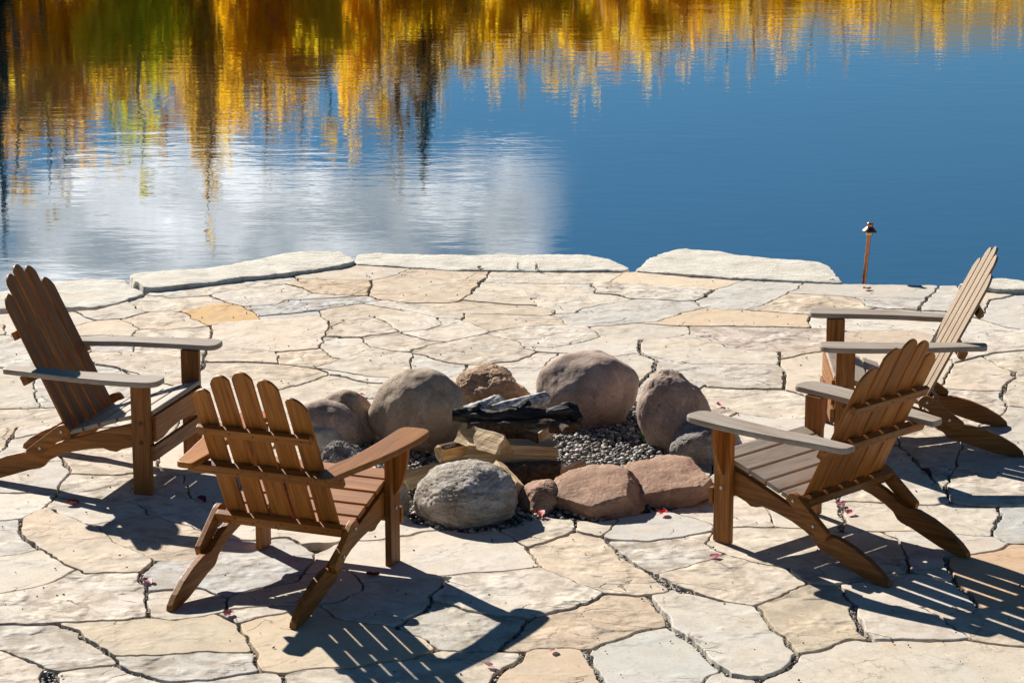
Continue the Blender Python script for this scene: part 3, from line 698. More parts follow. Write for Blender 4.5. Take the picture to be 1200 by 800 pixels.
PIT = [(at(u, v).x, at(u, v).y) for u, v in PIT_PX]
pit = inside(PIT, WX, WY)
solid = region & ~joint & ~pit
# connected stones by runs
parent = [0]
def find(a):
    while parent[a] != a: parent[a] = parent[parent[a]]; a = parent[a]
    return a
lab = np.zeros(solid.shape, np.int32); prev = []
for j in range(ny):
    d = np.diff(np.concatenate(([0], solid[j].astype(np.int8), [0]))); st = np.nonzero(d == 1)[0]; en = np.nonzero(d == -1)[0]
    cur = []; k = 0
    for s, e_ in zip(st, en):
        l = 0
        while k < len(prev) and prev[k][1] <= s: k += 1
        kk = k
        while kk < len(prev) and prev[kk][0] < e_:
            r = find(prev[kk][2])
            if l == 0: l = r
            elif r != l: parent[max(r, l)] = min(r, l); l = min(r, l)
            kk += 1
        if l == 0: l = len(parent); parent.append(l)
        cur.append((s, e_, l)); lab[j, s:e_] = l
    prev = cur
root = np.array([find(i) for i in range(len(parent))]); lab = root[lab]
ids, cnt = np.unique(lab, return_counts=True)
TINTS = [(.55, .50, .42), (.57, .52, .45), (.56, .49, .40), (.53, .49, .43), (.58, .52, .43), (.50, .485, .45), (.55, .465, .365), (.59, .545, .48)]
ORANGE, GREY, TAN = (.52, .34, .15), (.46, .47, .46), (.56, .44, .31)
SPOT = [((260, 367), ORANGE), ((395, 336), TAN), ((345, 380), (.57, .49, .40)), ((345, 357), (.47, .48, .475)), ((760, 327), (.58, .48, .36)), ((840, 372), (.56, .45, .32)),
        ((700, 730), (.52, .42, .315)), ((870, 395), (.57, .49, .43)), ((760, 770), (.50, .49, .445)), ((990, 700), (.52, .44, .33)), ((860, 740), (.55, .52, .46)), ((560, 718), (.47, .45, .40)),
        ((250, 660), (.47, .48, .485)), ((1175, 610), (.46, .47, .455)), ((1180, 650), (.55, .39, .26)), ((1080, 650), (.45, .46, .465)), ((620, 770), (.55, .44, .32)), ((900, 345), (.52, .505, .47)), ((500, 335), (.55, .45, .34)), ((1000, 775), (.54, .49, .41)), ((310, 750), (.53, .44, .32)), ((100, 730), (.53, .46, .35))]
def lab_at(u, v):
    p = at(u, v); i, j = int((p.x-X0)/R), int((p.y-Y0)/R)
    return lab[j, i] if 0 <= i < nx and 0 <= j < ny else 0
spot = {lab_at(*p): c for p, c in SPOT}
def loops(mask):
    """outer outline of a mask as an ordered list of cell corners"""
    h, w = mask.shape; m = np.zeros((h+2, w+2), bool); m[1:-1, 1:-1] = mask
    nxt = {}
    for dj, di, a, b in ((-1, 0, (0, 0), (0, 1)), (0, 1, (0, 1), (1, 1)), (1, 0, (1, 1), (1, 0)), (0, -1, (1, 0), (0, 0))):
        sh = np.roll(np.roll(m, -dj, 0), -di, 1); jj, ii = np.nonzero(m & ~sh)
        for j, i in zip(jj.tolist(), ii.tolist()): nxt.setdefault((j+a[0], i+a[1]), []).append((j+b[0], i+b[1]))
    best = []
    while nxt:
        s = next(iter(nxt)); c = s; lp = []
        while True:
            lp.append(c); q = nxt.get(c)
            if not q: break
            n_ = q.pop()
            if not q: del nxt[c]
            c = n_
            if c == s: break
        if len(lp) > len(best): best = lp
    return np.array(best, float)-1
pv, pf, ptint, pgc, psm = [], [], [], [], []
def stone(loop, z, tint, depth, bev, tilt, V_, F_, T_, G_, rot, off, rough=1.0):
    """a slab with a rounded rim: rings down from the flat top"""
    n = len(loop); c = loop.mean(0)
    d = np.roll(loop, -1, 0)-np.roll(loop, 1, 0); d /= np.linalg.norm(d, axis=1)[:, None]+1e-9
    nrm = np.stack([d[:, 1], -d[:, 0]], 1)
    area = 0.5*np.sum(loop[:, 0]*np.roll(loop[:, 1], -1)-np.roll(loop[:, 0], -1)*loop[:, 1])
    if area < 0: nrm = -nrm
    o = len(V_)
    for k, (ins, dz) in enumerate(((bev*1.3, 0), (bev*.35, -bev*.35), (0, -bev), (-.002, -depth))):
        p = loop-nrm*ins
        zz = z+dz+(tilt[0]*(p[:, 0]-c[0])+tilt[1]*(p[:, 1]-c[1]) if dz > -depth else 0)
        for (x, y), q in zip(p, zz if hasattr(zz, '__len__') else [zz]*n):
            V_.append((x, y, q)); T_.append((*tint, rough))
            X, Y = x-c[0], y-c[1]; G_.append((X*rot[0]-Y*rot[1]+off[0], X*rot[1]+Y*rot[0]+off[1], q))
    top = list(range(o, o+n)); F_.append(top if area > 0 else top[::-1])
    for k in range(3):
        for i in range(n):
            a, b = o+k*n+i, o+k*n+(i+1) % n; q = [a, a+n, b+n, b]
            F_.append(q if area > 0 else q[::-1])
def smooth_loop(lp, k, step):
    for _ in range(2):
        s = np.zeros_like(lp)
        for d in range(-k, k+1): s += np.roll(lp, d, 0)
        lp = s/(2*k+1)
    return lp[::step]
order = np.argsort(lab, axis=None, kind='stable'); flat = lab.ravel()[order]
sidx = np.searchsorted(flat, ids); ends = np.append(sidx[1:], len(flat))
nst = 0
for l, s, e_ in zip(ids, sidx, ends):
    if l == 0 or e_-s < 260: continue
    p = order[s:e_]; jj, ii = p//nx, p % nx
    j0, j1, i0, i1 = jj.min(), jj.max()+1, ii.min(), ii.max()+1
    m = np.zeros((j1-j0, i1-i0), bool); m[jj-j0, ii-i0] = True
    lp = loops(m)
    if len(lp) < 40: continue
    lp = smooth_loop(lp, 2, 2)
    lp = np.stack([X0+(lp[:, 1]+i0)*R, Y0+(lp[:, 0]+j0)*R], 1)
    rr = random.Random(int(l)*7+3); a = rr.gauss(0, .5)
    t = spot.get(l) or TINTS[rr.randrange(len(TINTS))]; k = rr.uniform(.92, 1.06); t = tuple(q*k for q in t)
    size = max(i1-i0, j1-j0)*R
    stone(lp, rr.uniform(-.005, .003), t, .05, rr.uniform(.0022, .0045), (rr.uniform(-.004, .004), rr.uniform(-.005, .005)), pv, pf, ptint, pgc, (math.cos(a), math.sin(a)), (rr.uniform(0, 40), rr.uniform(0, 40)), rr.choice((.45, .8, 1.1, 1.5, 1.9)))
    nst += 1
print('flagstones', nst)
me = bpy.data.meshes.new('flagstone_patio'); me.from_pydata(pv, [], pf); me.validate()
a_ = me.attributes.new('tint', 'FLOAT_COLOR', 'POINT'); a_.data.foreach_set('color', np.array(ptint, dtype=np.float32).ravel())
a_ = me.attributes.new('gc', 'FLOAT_VECTOR', 'POINT'); a_.data.foreach_set('vector', np.array(pgc, dtype=np.float32).ravel())
tag(link('flagstone_patio', me, M['flag']), kind='structure')
# ground under the paving, out to the sides and behind, with the lake bank as its far side
gb = [(x, y-.06) for x, y in EDGE]; gb = [(-90, 15.6)]+[(-30, 15.2)]+gb+[(30, 15.4), (90, 16)]+[(90, -60), (-90, -60)]
gm = MB(); n = len(gb)
gm.add([(x, y, -.034) for x, y in gb]+[(x, y, -.9) for x, y in gb], [list(range(n))[::-1]]+[[i, (i+1) % n, n+(i+1) % n, n+i] for i in range(n)])
tag(gm.build('ground', M['bed']), kind='structure')
bk = MB(); vs = []; bx = np.linspace(-60, 60, 121)
for x in bx:
    yb = np.interp(x, [-30, *[p[0] for p in EDGE], 30], [15.2, *[p[1] for p in EDGE], 15.4])
    for k, (dy, z) in enumerate(((-.3, -.25), (.35, -.33), (.75, -.50), (1.6, -.8))):
        vs.append((x, yb+dy+.12*math.sin(x*3+k), z+.03*mnoise.noise(Vector((x*2, k, 0)))))
bk.add(vs, [(4*i+k, 4*i+4+k, 4*i+5+k, 4*i+1+k) for i in range(120) for k in range(3)], smooth=True)
tag(bk.build('lake_bank', M['earth']), kind='structure')

# water and the far side of the lake
WZ = -.47
wm = MB(); wm.add([(-400, 8, WZ), (400, 8, WZ), (400, 420, WZ), (-400, 420, WZ)], [(0, 1, 2, 3)])
tag(wm.build('lake_water', M['water']), kind='structure')
def shore(x): return 74+6*math.sin(x*.06+1)+2.5*math.sin(x*.21)+max(0, x)*.55
hm = MB(); vs = []; hx = np.linspace(-300, 300, 151); prof = [(0, -.8), (3, .1), (9, .7), (28, 2.2), (60, 4.6), (110, 10), (200, 24), (340, 46)]
for x in hx:
    s_ = shore(max(-60, min(60, x)))
    for d, z in prof: vs.append((x, s_+d, z+(0 if d < 5 else .35*d**.5*mnoise.noise(Vector((x*.03, d*.03, 3))))))
k = len(prof); hm.add(vs, [(k*i+j, k*i+k+j, k*i+k+j+1, k*i+j+1) for i in range(150) for j in range(k-1)], smooth=True)
tag(hm.build('far_hillside', M['hill']), kind='structure')

# trees of the far shore (seen mirrored in the lake)
def cloud_mesh(name, centres, count, leaf, seed):
    r = random.Random(seed); vs = []; fs = []; rnd = []
    tot = sum(c[3]**2*c[4] for c in centres)
    for cx, cy, cz, rad, rz in centres:
        for _ in range(int(count*rad*rad*rz/tot)):
            d = Vector((r.gauss(0, 1), r.gauss(0, 1), r.gauss(0, 1))).normalized()*(r.random()**.45)
            p = Vector((cx+d.x*rad, cy+d.y*rad, cz+d.z*rz)); s = leaf*r.uniform(.6, 1.4)
            a = Vector((r.gauss(0, 1), r.gauss(0, 1), r.gauss(0, 1))).normalized(); b = a.orthogonal().normalized()*s*.6; a = a*s
            o = len(vs); vs += [p-a, p+b, p+a, p-b]; fs.append((o, o+1, o+2, o+3)); rnd += [r.random()]*4
    me = bpy.data.meshes.new(name); me.from_pydata([tuple(v) for v in vs], [], fs)
    at_ = me.attributes.new('rnd', 'FLOAT', 'POINT'); at_.data.foreach_set('value', rnd); return me
def crown_broad(seed, h, w, count):
    r = random.Random(seed); cs = []
    for _ in range(18):
        t = r.random(); z = h*(.16+.76*t); k = math.sin(math.pi*min(1, .18+.86*t))**.8; a = r.uniform(0, 6.28); d = r.random()*w*.55*k
        rad = w*r.uniform(.26, .46)*max(.35, k); cs.append((math.cos(a)*d, math.sin(a)*d, z, rad, rad*r.uniform(.9, 1.6)))
    return cloud_mesh('crown', cs, count, .15, seed)
def crown_spruce(seed, h, w, count):
    r = random.Random(seed); cs = []
    for i in range(26):
        t = i/25; z = h*(.10+.88*t); rad = w*(1-t)**.85*.5+.10
        for k in range(3): a = r.uniform(0, 6.28); cs.append((math.cos(a)*rad*.5, math.sin(a)*rad*.5, z, rad*.62, .28))
    return cloud_mesh('crown', cs, count, .13, seed)
def trunk_mesh(seed, h, r0, limbs, bare=False):
    r = random.Random(seed); mb = MB(); pts = [(.12*mnoise.noise(Vector((seed, i*.6, 0)))*i, .1*mnoise.noise(Vector((i*.6, seed, 5)))*i, h*.84*i/8) for i in range(9)]
    tube(mb, pts, [r0*(1-.88*i/8) for i in range(9)], 7)
    for _ in range(limbs):
        t = r.uniform(.3, .92); z = h*.84*t; a = r.uniform(0, 6.28); L = h*(.20 if not bare else .24)*(1.1-t)+.3; i = int(t*8); b = Vector(pts[i]); b.z = z
        e1 = b+Vector((math.cos(a)*L*.5, math.sin(a)*L*.5, L*.35)); e2 = b+Vector((math.cos(a)*L*.9, math.sin(a)*L*.9, L*.9))
        tube(mb, [b, e1, e2], [r0*.34*(1-t*.6), r0*.2*(1-t*.6), r0*.05], 5)
    me_o = mb
    return me_o
KIND = {}
def tree_kind(key, name, crown, mat, trunk_args, tmat): KIND[key] = (name, [c for c in crown], mat, trunk_args, tmat, {})
tree_kind('gold', 'aspen_tree', [crown_broad(s, 10, 2.4, 2100) for s in (11, 12, 13)], 'fol_gold', (10, .16, 9), 'trunk')
tree_kind('orange', 'aspen_tree', [crown_broad(s, 10, 2.5, 2000) for s in (21, 22)], 'fol_orange', (10, .16, 9), 'trunk')
tree_kind('green', 'aspen_tree', [crown_broad(s, 10, 2.6, 2300) for s in (31,)], 'fol_green', (10, .17, 9), 'trunk')
tree_kind('brown', 'cottonwood_tree', [crown_broad(s, 10, 2.7, 1600) for s in (41, 42)], 'fol_brown', (10, .2, 14), 'trunk_dark')
tree_kind('spruce', 'spruce_tree', [crown_spruce(s, 10, 2.4, 3600) for s in (51,)], 'fol_dark', (10, .16, 4), 'trunk_dark')
for k, (name, crowns, mat, ta, tm, memo) in KIND.items():
    for c in crowns: c.materials.append(M[mat])
LAB = {'gold': 'golden yellow aspen mirrored in the far water of the lake', 'orange': 'orange brown aspen mirrored in the far water of the lake', 'green': 'green and yellow tree mirrored in the left part of the lake',
       'brown': 'thin dark brown tree mirrored in the far water of the lake', 'spruce': 'dark slender conifer mirrored in the lake beside golden trees'}
_tm = {}
def tree(key, x, y, h, wscale=1.0, seed=0, label=None):
    name, crowns, mat, ta, tm, memo = KIND[key]; z = .2 + max(0, y-shore(x))*.07
    root_ = empty(name, (x, y, z), random.Random(seed).uniform(0, 6.28)); s = h/10; root_.scale = (s*wscale, s*wscale, s)
    tag(root_, label or LAB[key], 'tree', 'autumn trees along the far shore')
    c = bpy.data.objects.new('crown', crowns[seed % len(crowns)]); COL.objects.link(c); c.parent = root_
    tk = (key, seed % 3)
    if tk not in _tm:
        o = trunk_mesh(100+seed % 3+hash(key) % 50*0, *ta).build('trunk', M[tm], root_); _tm[tk] = o.data
    else:
        o = bpy.data.objects.new('trunk', _tm[tk]); COL.objects.link(o); o.parent = root_
def xy_for(u, y): return (u-600)/CAM_F*(y/math.cos(CAM_PITCH*.4))
def htop(v, y):
    """tree height whose mirrored tip shows at photo row v"""
    return y*math.tan(CAM_PITCH+math.atan((v-400)/CAM_F))-(CAM_H-WZ)+WZ
rt = random.Random(3)
# (u, row of the mirrored tip, kind, width factor)
HERO = [(20, 225, 'gold', 1.0), (-15, 200, 'orange', 1.0), (55, 235, 'gold', .7), (75, 205, 'brown', .8), (100, 170, 'orange', .9), (130, 175, 'gold', .8), (165, 200, 'green', .75), (190, 165, 'orange', .7),
        (243, 262, 'brown', .42), (215, 110, 'brown', .8), (262, 155, 'gold', .95), (285, 150, 'orange', .8), (312, 165, 'brown', .5), (352, 158, 'gold', .7), (330, 110, 'orange', .9), (385, 150, 'gold', .75), (415, 158, 'orange', .5), (468, 205, 'brown', .85),
        (445, 120, 'gold', .9), (497, 185, 'spruce', .55), (520, 105, 'gold', .9), (545, 95, 'orange', .8), (580, 100, 'gold', .9), (610, 105, 'brown', .6), (645, 100, 'gold', .9), (676, 128, 'gold', .75), (700, 105, 'gold', .8), (725, 100, 'orange', .7),
        (758, 105, 'gold', .8), (775, 96, 'brown', .6), (800, 82, 'orange', .8), (830, 78, 'gold', .7), (852, 92, 'gold', .6), (880, 85, 'brown', .8), (915, 78, 'orange', .7), (950, 66, 'gold', .8), (985, 62, 'brown', .8), (1010, 58, 'orange', .7), (1040, 52, 'gold', .7),
        (1075, 50, 'brown', .8), (1100, 46, 'orange', .7), (1130, 42, 'gold', .7), (1165, 40, 'orange', .8), (1195, 34, 'brown', .8), (1230, 36, 'gold', .8), (1265, 30, 'orange', .8)]
sd = 0
for u, v, k, ws in HERO:
    sd += 1; y = shore(xy_for(u, 78))+rt.uniform(2, 7); x = xy_for(u, y); tree(k, x, y, htop(v+14+30*min(1, max(0, (760-u)/400)), y)-.2, ws*1.2, sd)
for i in range(88):
    u = -80+i*15.4+rt.uniform(-9, 9); y = shore(xy_for(u, 90))+rt.uniform(24, 46); x = xy_for(u, y)
    vt = np.interp(u, [0, 250, 480, 700, 900, 1200], [215, 175, 145, 108, 70, 30])+rt.uniform(-45, 15)
    tree(rt.choice(['gold', 'gold', 'orange', 'gold', 'gold', 'gold', 'brown']), x, y, max(4.5, htop(vt, y)-3.2), rt.uniform(.8, 1.15), 60+i)
tree('spruce', xy_for(-3, 60), 60, htop(318, 60)-.3, .42, 51, 'black green narrow conifer mirrored at the left edge of the lake')
# ------------------------------------------------------------------ pale slabs along the lake edge
def slab(label, px, z, depth, seed, bev=.018):
    P = np.array([[at(u, v, z).x, at(u, v, z).y] for u, v in px]); out = []
    n = len(P); k = 0
    for i in range(n):
        a, b = P[i], P[(i+1) % n]; m = max(1, int(np.linalg.norm(b-a)/.02))
        for j in range(m): out.append(a+(b-a)*j/m)
    lp = smooth_loop(np.array(out), 1, 1)
    c = lp.mean(0)
    for i in range(len(lp)):
        q = Vector((lp[i][0]*7, lp[i][1]*7, seed)); w = Vector((lp[i][0]*28, lp[i][1]*28, seed))
        lp[i] += np.array((mnoise.noise(q), mnoise.noise(q+Vector((9, 9, 0)))))*.016+np.array((mnoise.noise(w), mnoise.noise(w+Vector((5, 7, 0)))))*.013
    V_, F_, T_, G_ = [], [], [], []
    bm = bmesh.new()
    d = np.roll(lp, -1, 0)-np.roll(lp, 1, 0); d /= np.linalg.norm(d, axis=1)[:, None]+1e-9
    area = 0.5*np.sum(lp[:, 0]*np.roll(lp[:, 1], -1)-np.roll(lp[:, 0], -1)*lp[:, 1])
    if area < 0: lp = lp[::-1]
    d = np.roll(lp, -1, 0)-np.roll(lp, 1, 0); d /= np.linalg.norm(d, axis=1)[:, None]+1e-9
    nr = np.stack([d[:, 1], -d[:, 0]], 1)
    rings = []
    for ins, dz in ((.010, 0), (.003, -.002), (0, -bev*.5), (-.006, -.10), (.02, -.22), (.03, -depth)):
        rings.append([bm.verts.new((p[0]-q[0]*ins, p[1]-q[1]*ins, z+dz)) for p, q in zip(lp, nr)])
    N_ = len(lp)
    top = bm.faces.new(rings[0])
    for a, b in zip(rings[:-1], rings[1:]):
        for i in range(N_): bm.faces.new((a[i], b[i], b[(i+1) % N_], a[(i+1) % N_]))
    r = bmesh.ops.triangulate(bm, faces=[top], quad_method='BEAUTY', ngon_method='BEAUTY')
    for _ in range(2):
        es = list({e for f in bm.faces if f.normal.z > .9 or f.calc_center_median().z > z-.003 for e in f.edges if e.calc_length() > .07 and all(v.co.z > z-.005 for v in e.verts)})
        bmesh.ops.subdivide_edges(bm, edges=es, cuts=1)
        bmesh.ops.triangulate(bm, faces=[f for f in bm.faces if len(f.verts) > 4])
    for v in bm.verts:
        w = v.co*6; w.z += seed; f = 1 if v.co.z > z-.05 else 1.6
        v.co.z += .007*mnoise.noise(w)*f+.004*mnoise.noise(v.co*19)
        if v.co.z < z-.05:
            v.co.x += .03*mnoise.noise(v.co*8+Vector((seed, 0, 0))); v.co.y += .03*mnoise.noise(v.co*8+Vector((0, seed, 3)))
    me = bpy.data.meshes.new('edge_slab'); bm.to_mesh(me); bm.free()
    me.polygons.foreach_set('use_smooth', [True]*len(me.polygons))
    me.set_sharp_from_angle(angle=.55)
    o = link('edge_slab', me, M['slab']); tag(o, label, 'stone slab', 'pale stone slabs along the lake edge'); return o
slab('white flat slab behind the tall left chair, leftmost on the lake edge', [(-60, 363), (0, 362), (70, 360), (112, 360), (148, 351), (170, 343), (152, 334), (146, 328), (100, 327), (56, 331), (0, 341), (-60, 347)], .012, .75, 3)
slab('long thick white slab with a blunt left end, raised above its neighbours', [(150, 323), (158, 320), (200, 317), (240, 314), (285, 307), (330, 297), (360, 294), (400, 294.5), (416, 305), (400, 310), (340, 319), (290, 324), (243, 330), (182, 337), (170, 337), (162, 331)], .026, .8, 7)
slab('wide low cream slab with dry weeds at its front edge, middle of the lake edge', [(416, 304), (420, 298), (443, 296), (500, 298.5), (580, 298), (686, 298), (716, 304), (738, 314), (730, 317), (700, 316.5), (633, 317), (573, 316), (526, 316), (483, 313), (418, 309.5)], .008, .7, 11, .012)
slab('rough white slab with sloping ends, nearest the copper path light', [(745, 316), (757, 306), (768, 299), (792, 291), (800, 290.5), (840, 294), (880, 300), (960, 306.5), (970, 311), (978, 320), (987, 331), (943, 329.5), (866, 325.5), (800, 321)], .012, .7, 15)
slab('small pale rock behind the back of the far right chair', [(1122, 334), (1135, 330), (1150, 326.5), (1172, 325), (1200, 329), (1250, 333), (1250, 339), (1168, 338.5)], .03, .7, 19)

# ------------------------------------------------------------------ boulders round the fire pit
BM = {'grey': boulder_mat('grey_boulder', (.22, .16, .11), (.37, .275, .195), (.47, .375, .28), .35, .55),
      'brown': boulder_mat('brown_boulder', (.25, .14, .075), (.42, .26, .155), (.50, .35, .23), .40, .4, .4, .8),
      'pink': boulder_mat('pinkish_boulder', (.23, .155, .115), (.385, .275, .215), (.48, .37, .305), .5, .6),
      'red': boulder_mat('reddish_sandstone', (.23, .118, .072), (.345, .198, .125), (.43, .28, .19), .35, .4, .2, .6),
      'pale': boulder_mat('pale_veined_boulder', (.27, .21, .15), (.46, .41, .345), (.58, .555, .52), .55, .4, .8, 1.0),
      'white': boulder_mat('whitish_boulder', (.32, .28, .235), (.44, .40, .35), (.52, .48, .43), .2, .3),
      'speck': boulder_mat('speckled_granite', (.13, .12, .11), (.31, .27, .23), (.50, .47, .43), .8, .8, .3, 1.0)}
def boulder(label, box, asp, mat, seed, sunk=.55, amp=.16, sharp=0.0, lean=0.0, yaw=0.0, flat=0.0, facets=0, cuts=()):
    """box = its outline in the photo (left, right, top, ground contact); asp = depth over width"""
    x0, x1, v0, v1 = box; uc = (x0+x1)/2
    g = at(uc, v1); a = (x1-x0)/2*(g.y+.15)/CAM_F*1.02/math.cos(.02); b = a*asp; k = math.sqrt(1-sunk*sunk)
    cy = g.y+b*k; cx = (uc-600)/CAM_F*(cy*cP+(CAM_H-.2)*sP)
    lo, hi = .03, 1.2
    th = np.linspace(0, 2*np.pi, 73)
    for _ in range(30):
        c = (lo+hi)/2
        yy = cy+b*np.cos(th); zz = c*sunk+c*np.sin(th); d = yy*cP-(zz-CAM_H)*sP; vv = 400-CAM_F*(yy*sP+(zz-CAM_H)*cP)/d
        if vv.min() > v0: lo = c
        else: hi = c
    bm = bmesh.new(); bmesh.ops.create_icosphere(bm, subdivisions=6, radius=1)
    rr = random.Random(seed); planes = []
    for _ in range(facets):
        n_ = Vector((rr.gauss(0, 1), rr.gauss(0, 1)-.4, rr.gauss(0, .8)+.25)).normalized(); planes.append((n_, rr.uniform(.70, .9)))
    planes += [(Vector(c_[:3]).normalized(), c_[3]) for c_ in cuts]
    so_ = Vector((seed*3.1, seed*1.7, seed*.9))
    for v in bm.verts:
        p = v.co.copy()
        for n_, dd in planes:
            q = p.dot(n_)
            if q > dd: p -= n_*(q-dd)*.88
        f = 1+amp*mnoise.noise(p*1.5+so_)+amp*.26*mnoise.noise(p*3.4+so_)+amp*.07*mnoise.noise(p*9+so_)
        if sharp: f += sharp*(abs(mnoise.noise(p*2.6+so_*2))-.22)*-.5+sharp*.22*mnoise.noise(p*16+so_)
        p *= f
        if flat: p.z = p.z if p.z < 0 else p.z**(1-flat*0)*(1-flat*max(0, p.z-.55))
        p.x += lean*p.z
        v.co = p
    # bring the displaced shape back onto its measured half axes
    mx = max(v.co.x for v in bm.verts); mn = min(v.co.x for v in bm.verts); tz = max(v.co.z for v in bm.verts)
    sx = 2/(mx-mn); ox = (mx+mn)/2
    cyaw, syaw = math.cos(yaw), math.sin(yaw)
    for v in bm.verts:
        p = v.co; v.co = Vector(((p.x-ox)*sx*a, p.y*sx*b, p.z/tz*c if p.z > 0 else p.z*c))
    me = bpy.data.meshes.new('boulder'); bm.to_mesh(me); bm.free(); me.polygons.foreach_set('use_smooth', [True]*len(me.polygons))
    o = link('boulder', me, BM[mat]); o.location = (cx, cy, c*sunk)
    tag(o, label, 'boulder', 'boulders ringing the fire pit'); return o
boulder('large round grey brown boulder left of the burnt branch, pale sunlit top', (430, 551, 431, 530), .85, 'grey', 4, .6, .10)
boulder('low brown rock with cracked flat top behind the firewood', (532, 622, 427, 483), .9, 'brown', 12, .45, .16, .18, 0, 0, 0, 5)
boulder('largest pinkish grey boulder, behind the right end of the burnt branch', (627, 750, 411, 500), .85, 'pink', 23, .62, .11)
boulder('tall pinkish grey boulder with a dent, leaning right of the gravel', (745, 838, 432, 530), .9, 'pink', 9, .6, .16, .05, -.18)
boulder('speckled grey stone tucked between the tall boulder and the right chair', (784, 872, 492, 545), .8, 'speck', 17, .5, .14, .1)
boulder('long flat red brown rock beside the front leg of the right chair', (722, 842, 540, 596), 1.0, 'red', 31, .35, .10, .10, 0, 0, 0, 4, [(-.1, -.25, 1, .36), (.1, -1, .15, .78)])
boulder('flat reddish sandstone block at the front of the pit beside pink petals', (640, 761, 551, 611), 1.05, 'red', 37, .35, .08, .10, 0, 0, 0, 4, [(-.12, -.3, 1, .38), (.3, -1, .12, .75), (-.6, -.8, .2, .8), (.9, -.2, .5, .75)])
boulder('smallest reddish rock, between the pale boulder and the sandstone block', (606, 664, 560, 601), 1.1, 'red', 41, .4, .14, .1, 0, 0, 0, 4)
boulder('pale grey veined boulder at the front of the pit before the firewood', (482, 609, 537, 620), 1.05, 'pale', 47, .42, .10, .12)
boulder('smooth elongated mauve grey boulder behind the golden chair', (342, 428, 467, 528), .8, 'pink', 53, .55, .10, 0, -.25)
boulder('dark grey boulder half behind the elongated mauve one', (374, 444, 456, 520), .8, 'grey', 59, .55, .10, 0, -.15)
boulder('whitish smooth stone low behind the arm of the golden chair', (352, 402, 496, 532), .8, 'white', 61, .5, .10)
boulder('rough glittering grey rock just behind the arm of the golden chair', (370, 436, 516, 566), .8, 'speck', 67, .45, .14, .25, 0, 0, 0, 5)
boulder('dark grey stone behind the front leg of the golden chair', (440, 480, 556, 606), .8, 'speck', 71, .4, .12, .1)

# ------------------------------------------------------------------ gravel: the pit bed, the wide joints, grit on the stones
def ico(sub):
    bm = bmesh.new(); bmesh.ops.create_icosphere(bm, subdivisions=sub, radius=1); v = np.array([q.co[:] for q in bm.verts]); f = np.array([[q.index for q in fc.verts] for fc in bm.faces]); bm.free(); return v, f
def scatter(name, pts, z, sizes, sub, seed, mat, label, flat=.65):
    r = np.random.RandomState(seed); V0, F0 = ico(sub); k = len(pts); nv = len(V0)
    a = r.rand(k)*6.28; s = np.stack([sizes*r.uniform(.8, 1.3, k), sizes*r.uniform(.65, 1.0, k), sizes*r.uniform(flat*.7, flat*1.2, k)], 1)
    lump = 1+(r.rand(k, nv)-.5)*.35
    P = V0[None]*lump[..., None]*s[:, None, :]
    t = r.uniform(-.5, .5, k); ct, st_ = np.cos(t)[:, None], np.sin(t)[:, None]
    x, y_, zz = P[..., 0]*ct+P[..., 2]*st_, P[..., 1], -P[..., 0]*st_+P[..., 2]*ct
    ca, sa = np.cos(a)[:, None], np.sin(a)[:, None]
    Q = np.stack([x*ca-y_*sa+pts[:, :1], x*sa+y_*ca+pts[:, 1:2], zz+z[:, None]], -1).reshape(-1, 3)
    F = (F0[None]+(np.arange(k)*nv)[:, None, None]).reshape(-1, 3)
    me = bpy.data.meshes.new(name); me.vertices.add(len(Q)); me.vertices.foreach_set('co', Q.astype(np.float32).ravel())
    me.loops.add(F.size); me.loops.foreach_set('vertex_index', F.astype(np.int32).ravel()); me.polygons.add(len(F))
    me.polygons.foreach_set('loop_start', np.arange(0, F.size, 3, dtype=np.int32)); me.polygons.foreach_set('loop_total', np.full(len(F), 3, np.int32)); me.update(); me.validate()
    me.polygons.foreach_set('use_smooth', [True]*len(F))
    at_ = me.attributes.new('rnd', 'FLOAT', 'POINT'); at_.data.foreach_set('value', np.repeat(r.rand(k), nv).astype(np.float32))
    o = link(name, me, mat); tag(o, label, 'gravel', kind='stuff'); return o
pj, pi = np.nonzero(pit); r_ = np.random.RandomState(2); sel = r_.choice(len(pj), 9500, replace=False)
pts = np.stack([X0+pi[sel]*R, Y0+pj[sel]*R], 1)
scatter('pit_gravel', pts, r_.uniform(-.03, .008, len(pts)), r_.uniform(.006, .0145, len(pts)), 2, 3, M['pebble'], 'small grey and tan river pebbles filling the fire pit')
jm = region & ~solid & ~pit & traced
nb = jm.copy()
for d in ((1, 0), (-1, 0), (0, 1), (0, -1)): nb &= np.roll(jm, d, (0, 1))
jj, ii = np.nonzero(nb); sel = r_.choice(len(jj), min(15000, len(jj)), replace=False)
pts = np.stack([X0+ii[sel]*R, Y0+jj[sel]*R], 1)
scatter('joint_gravel', pts, r_.uniform(-.032, -.012, len(pts)), r_.uniform(.004, .009, len(pts)), 1, 5, M['pebble'], 'fine dark gravel packed in the joints between flagstones')
sj, si = np.nonzero(solid & traced); sel = r_.choice(len(sj), 650, replace=False)
pts = np.stack([X0+si[sel]*R, Y0+sj[sel]*R], 1); pts = pts[(r_.rand(len(pts)) < .9)]
scatter('stone_grit', pts, np.full(len(pts), .003), r_.uniform(.002, .0058, len(pts)), 1, 8, M['bark'], 'dark crumbs of grit and seed scattered over the flagstones')

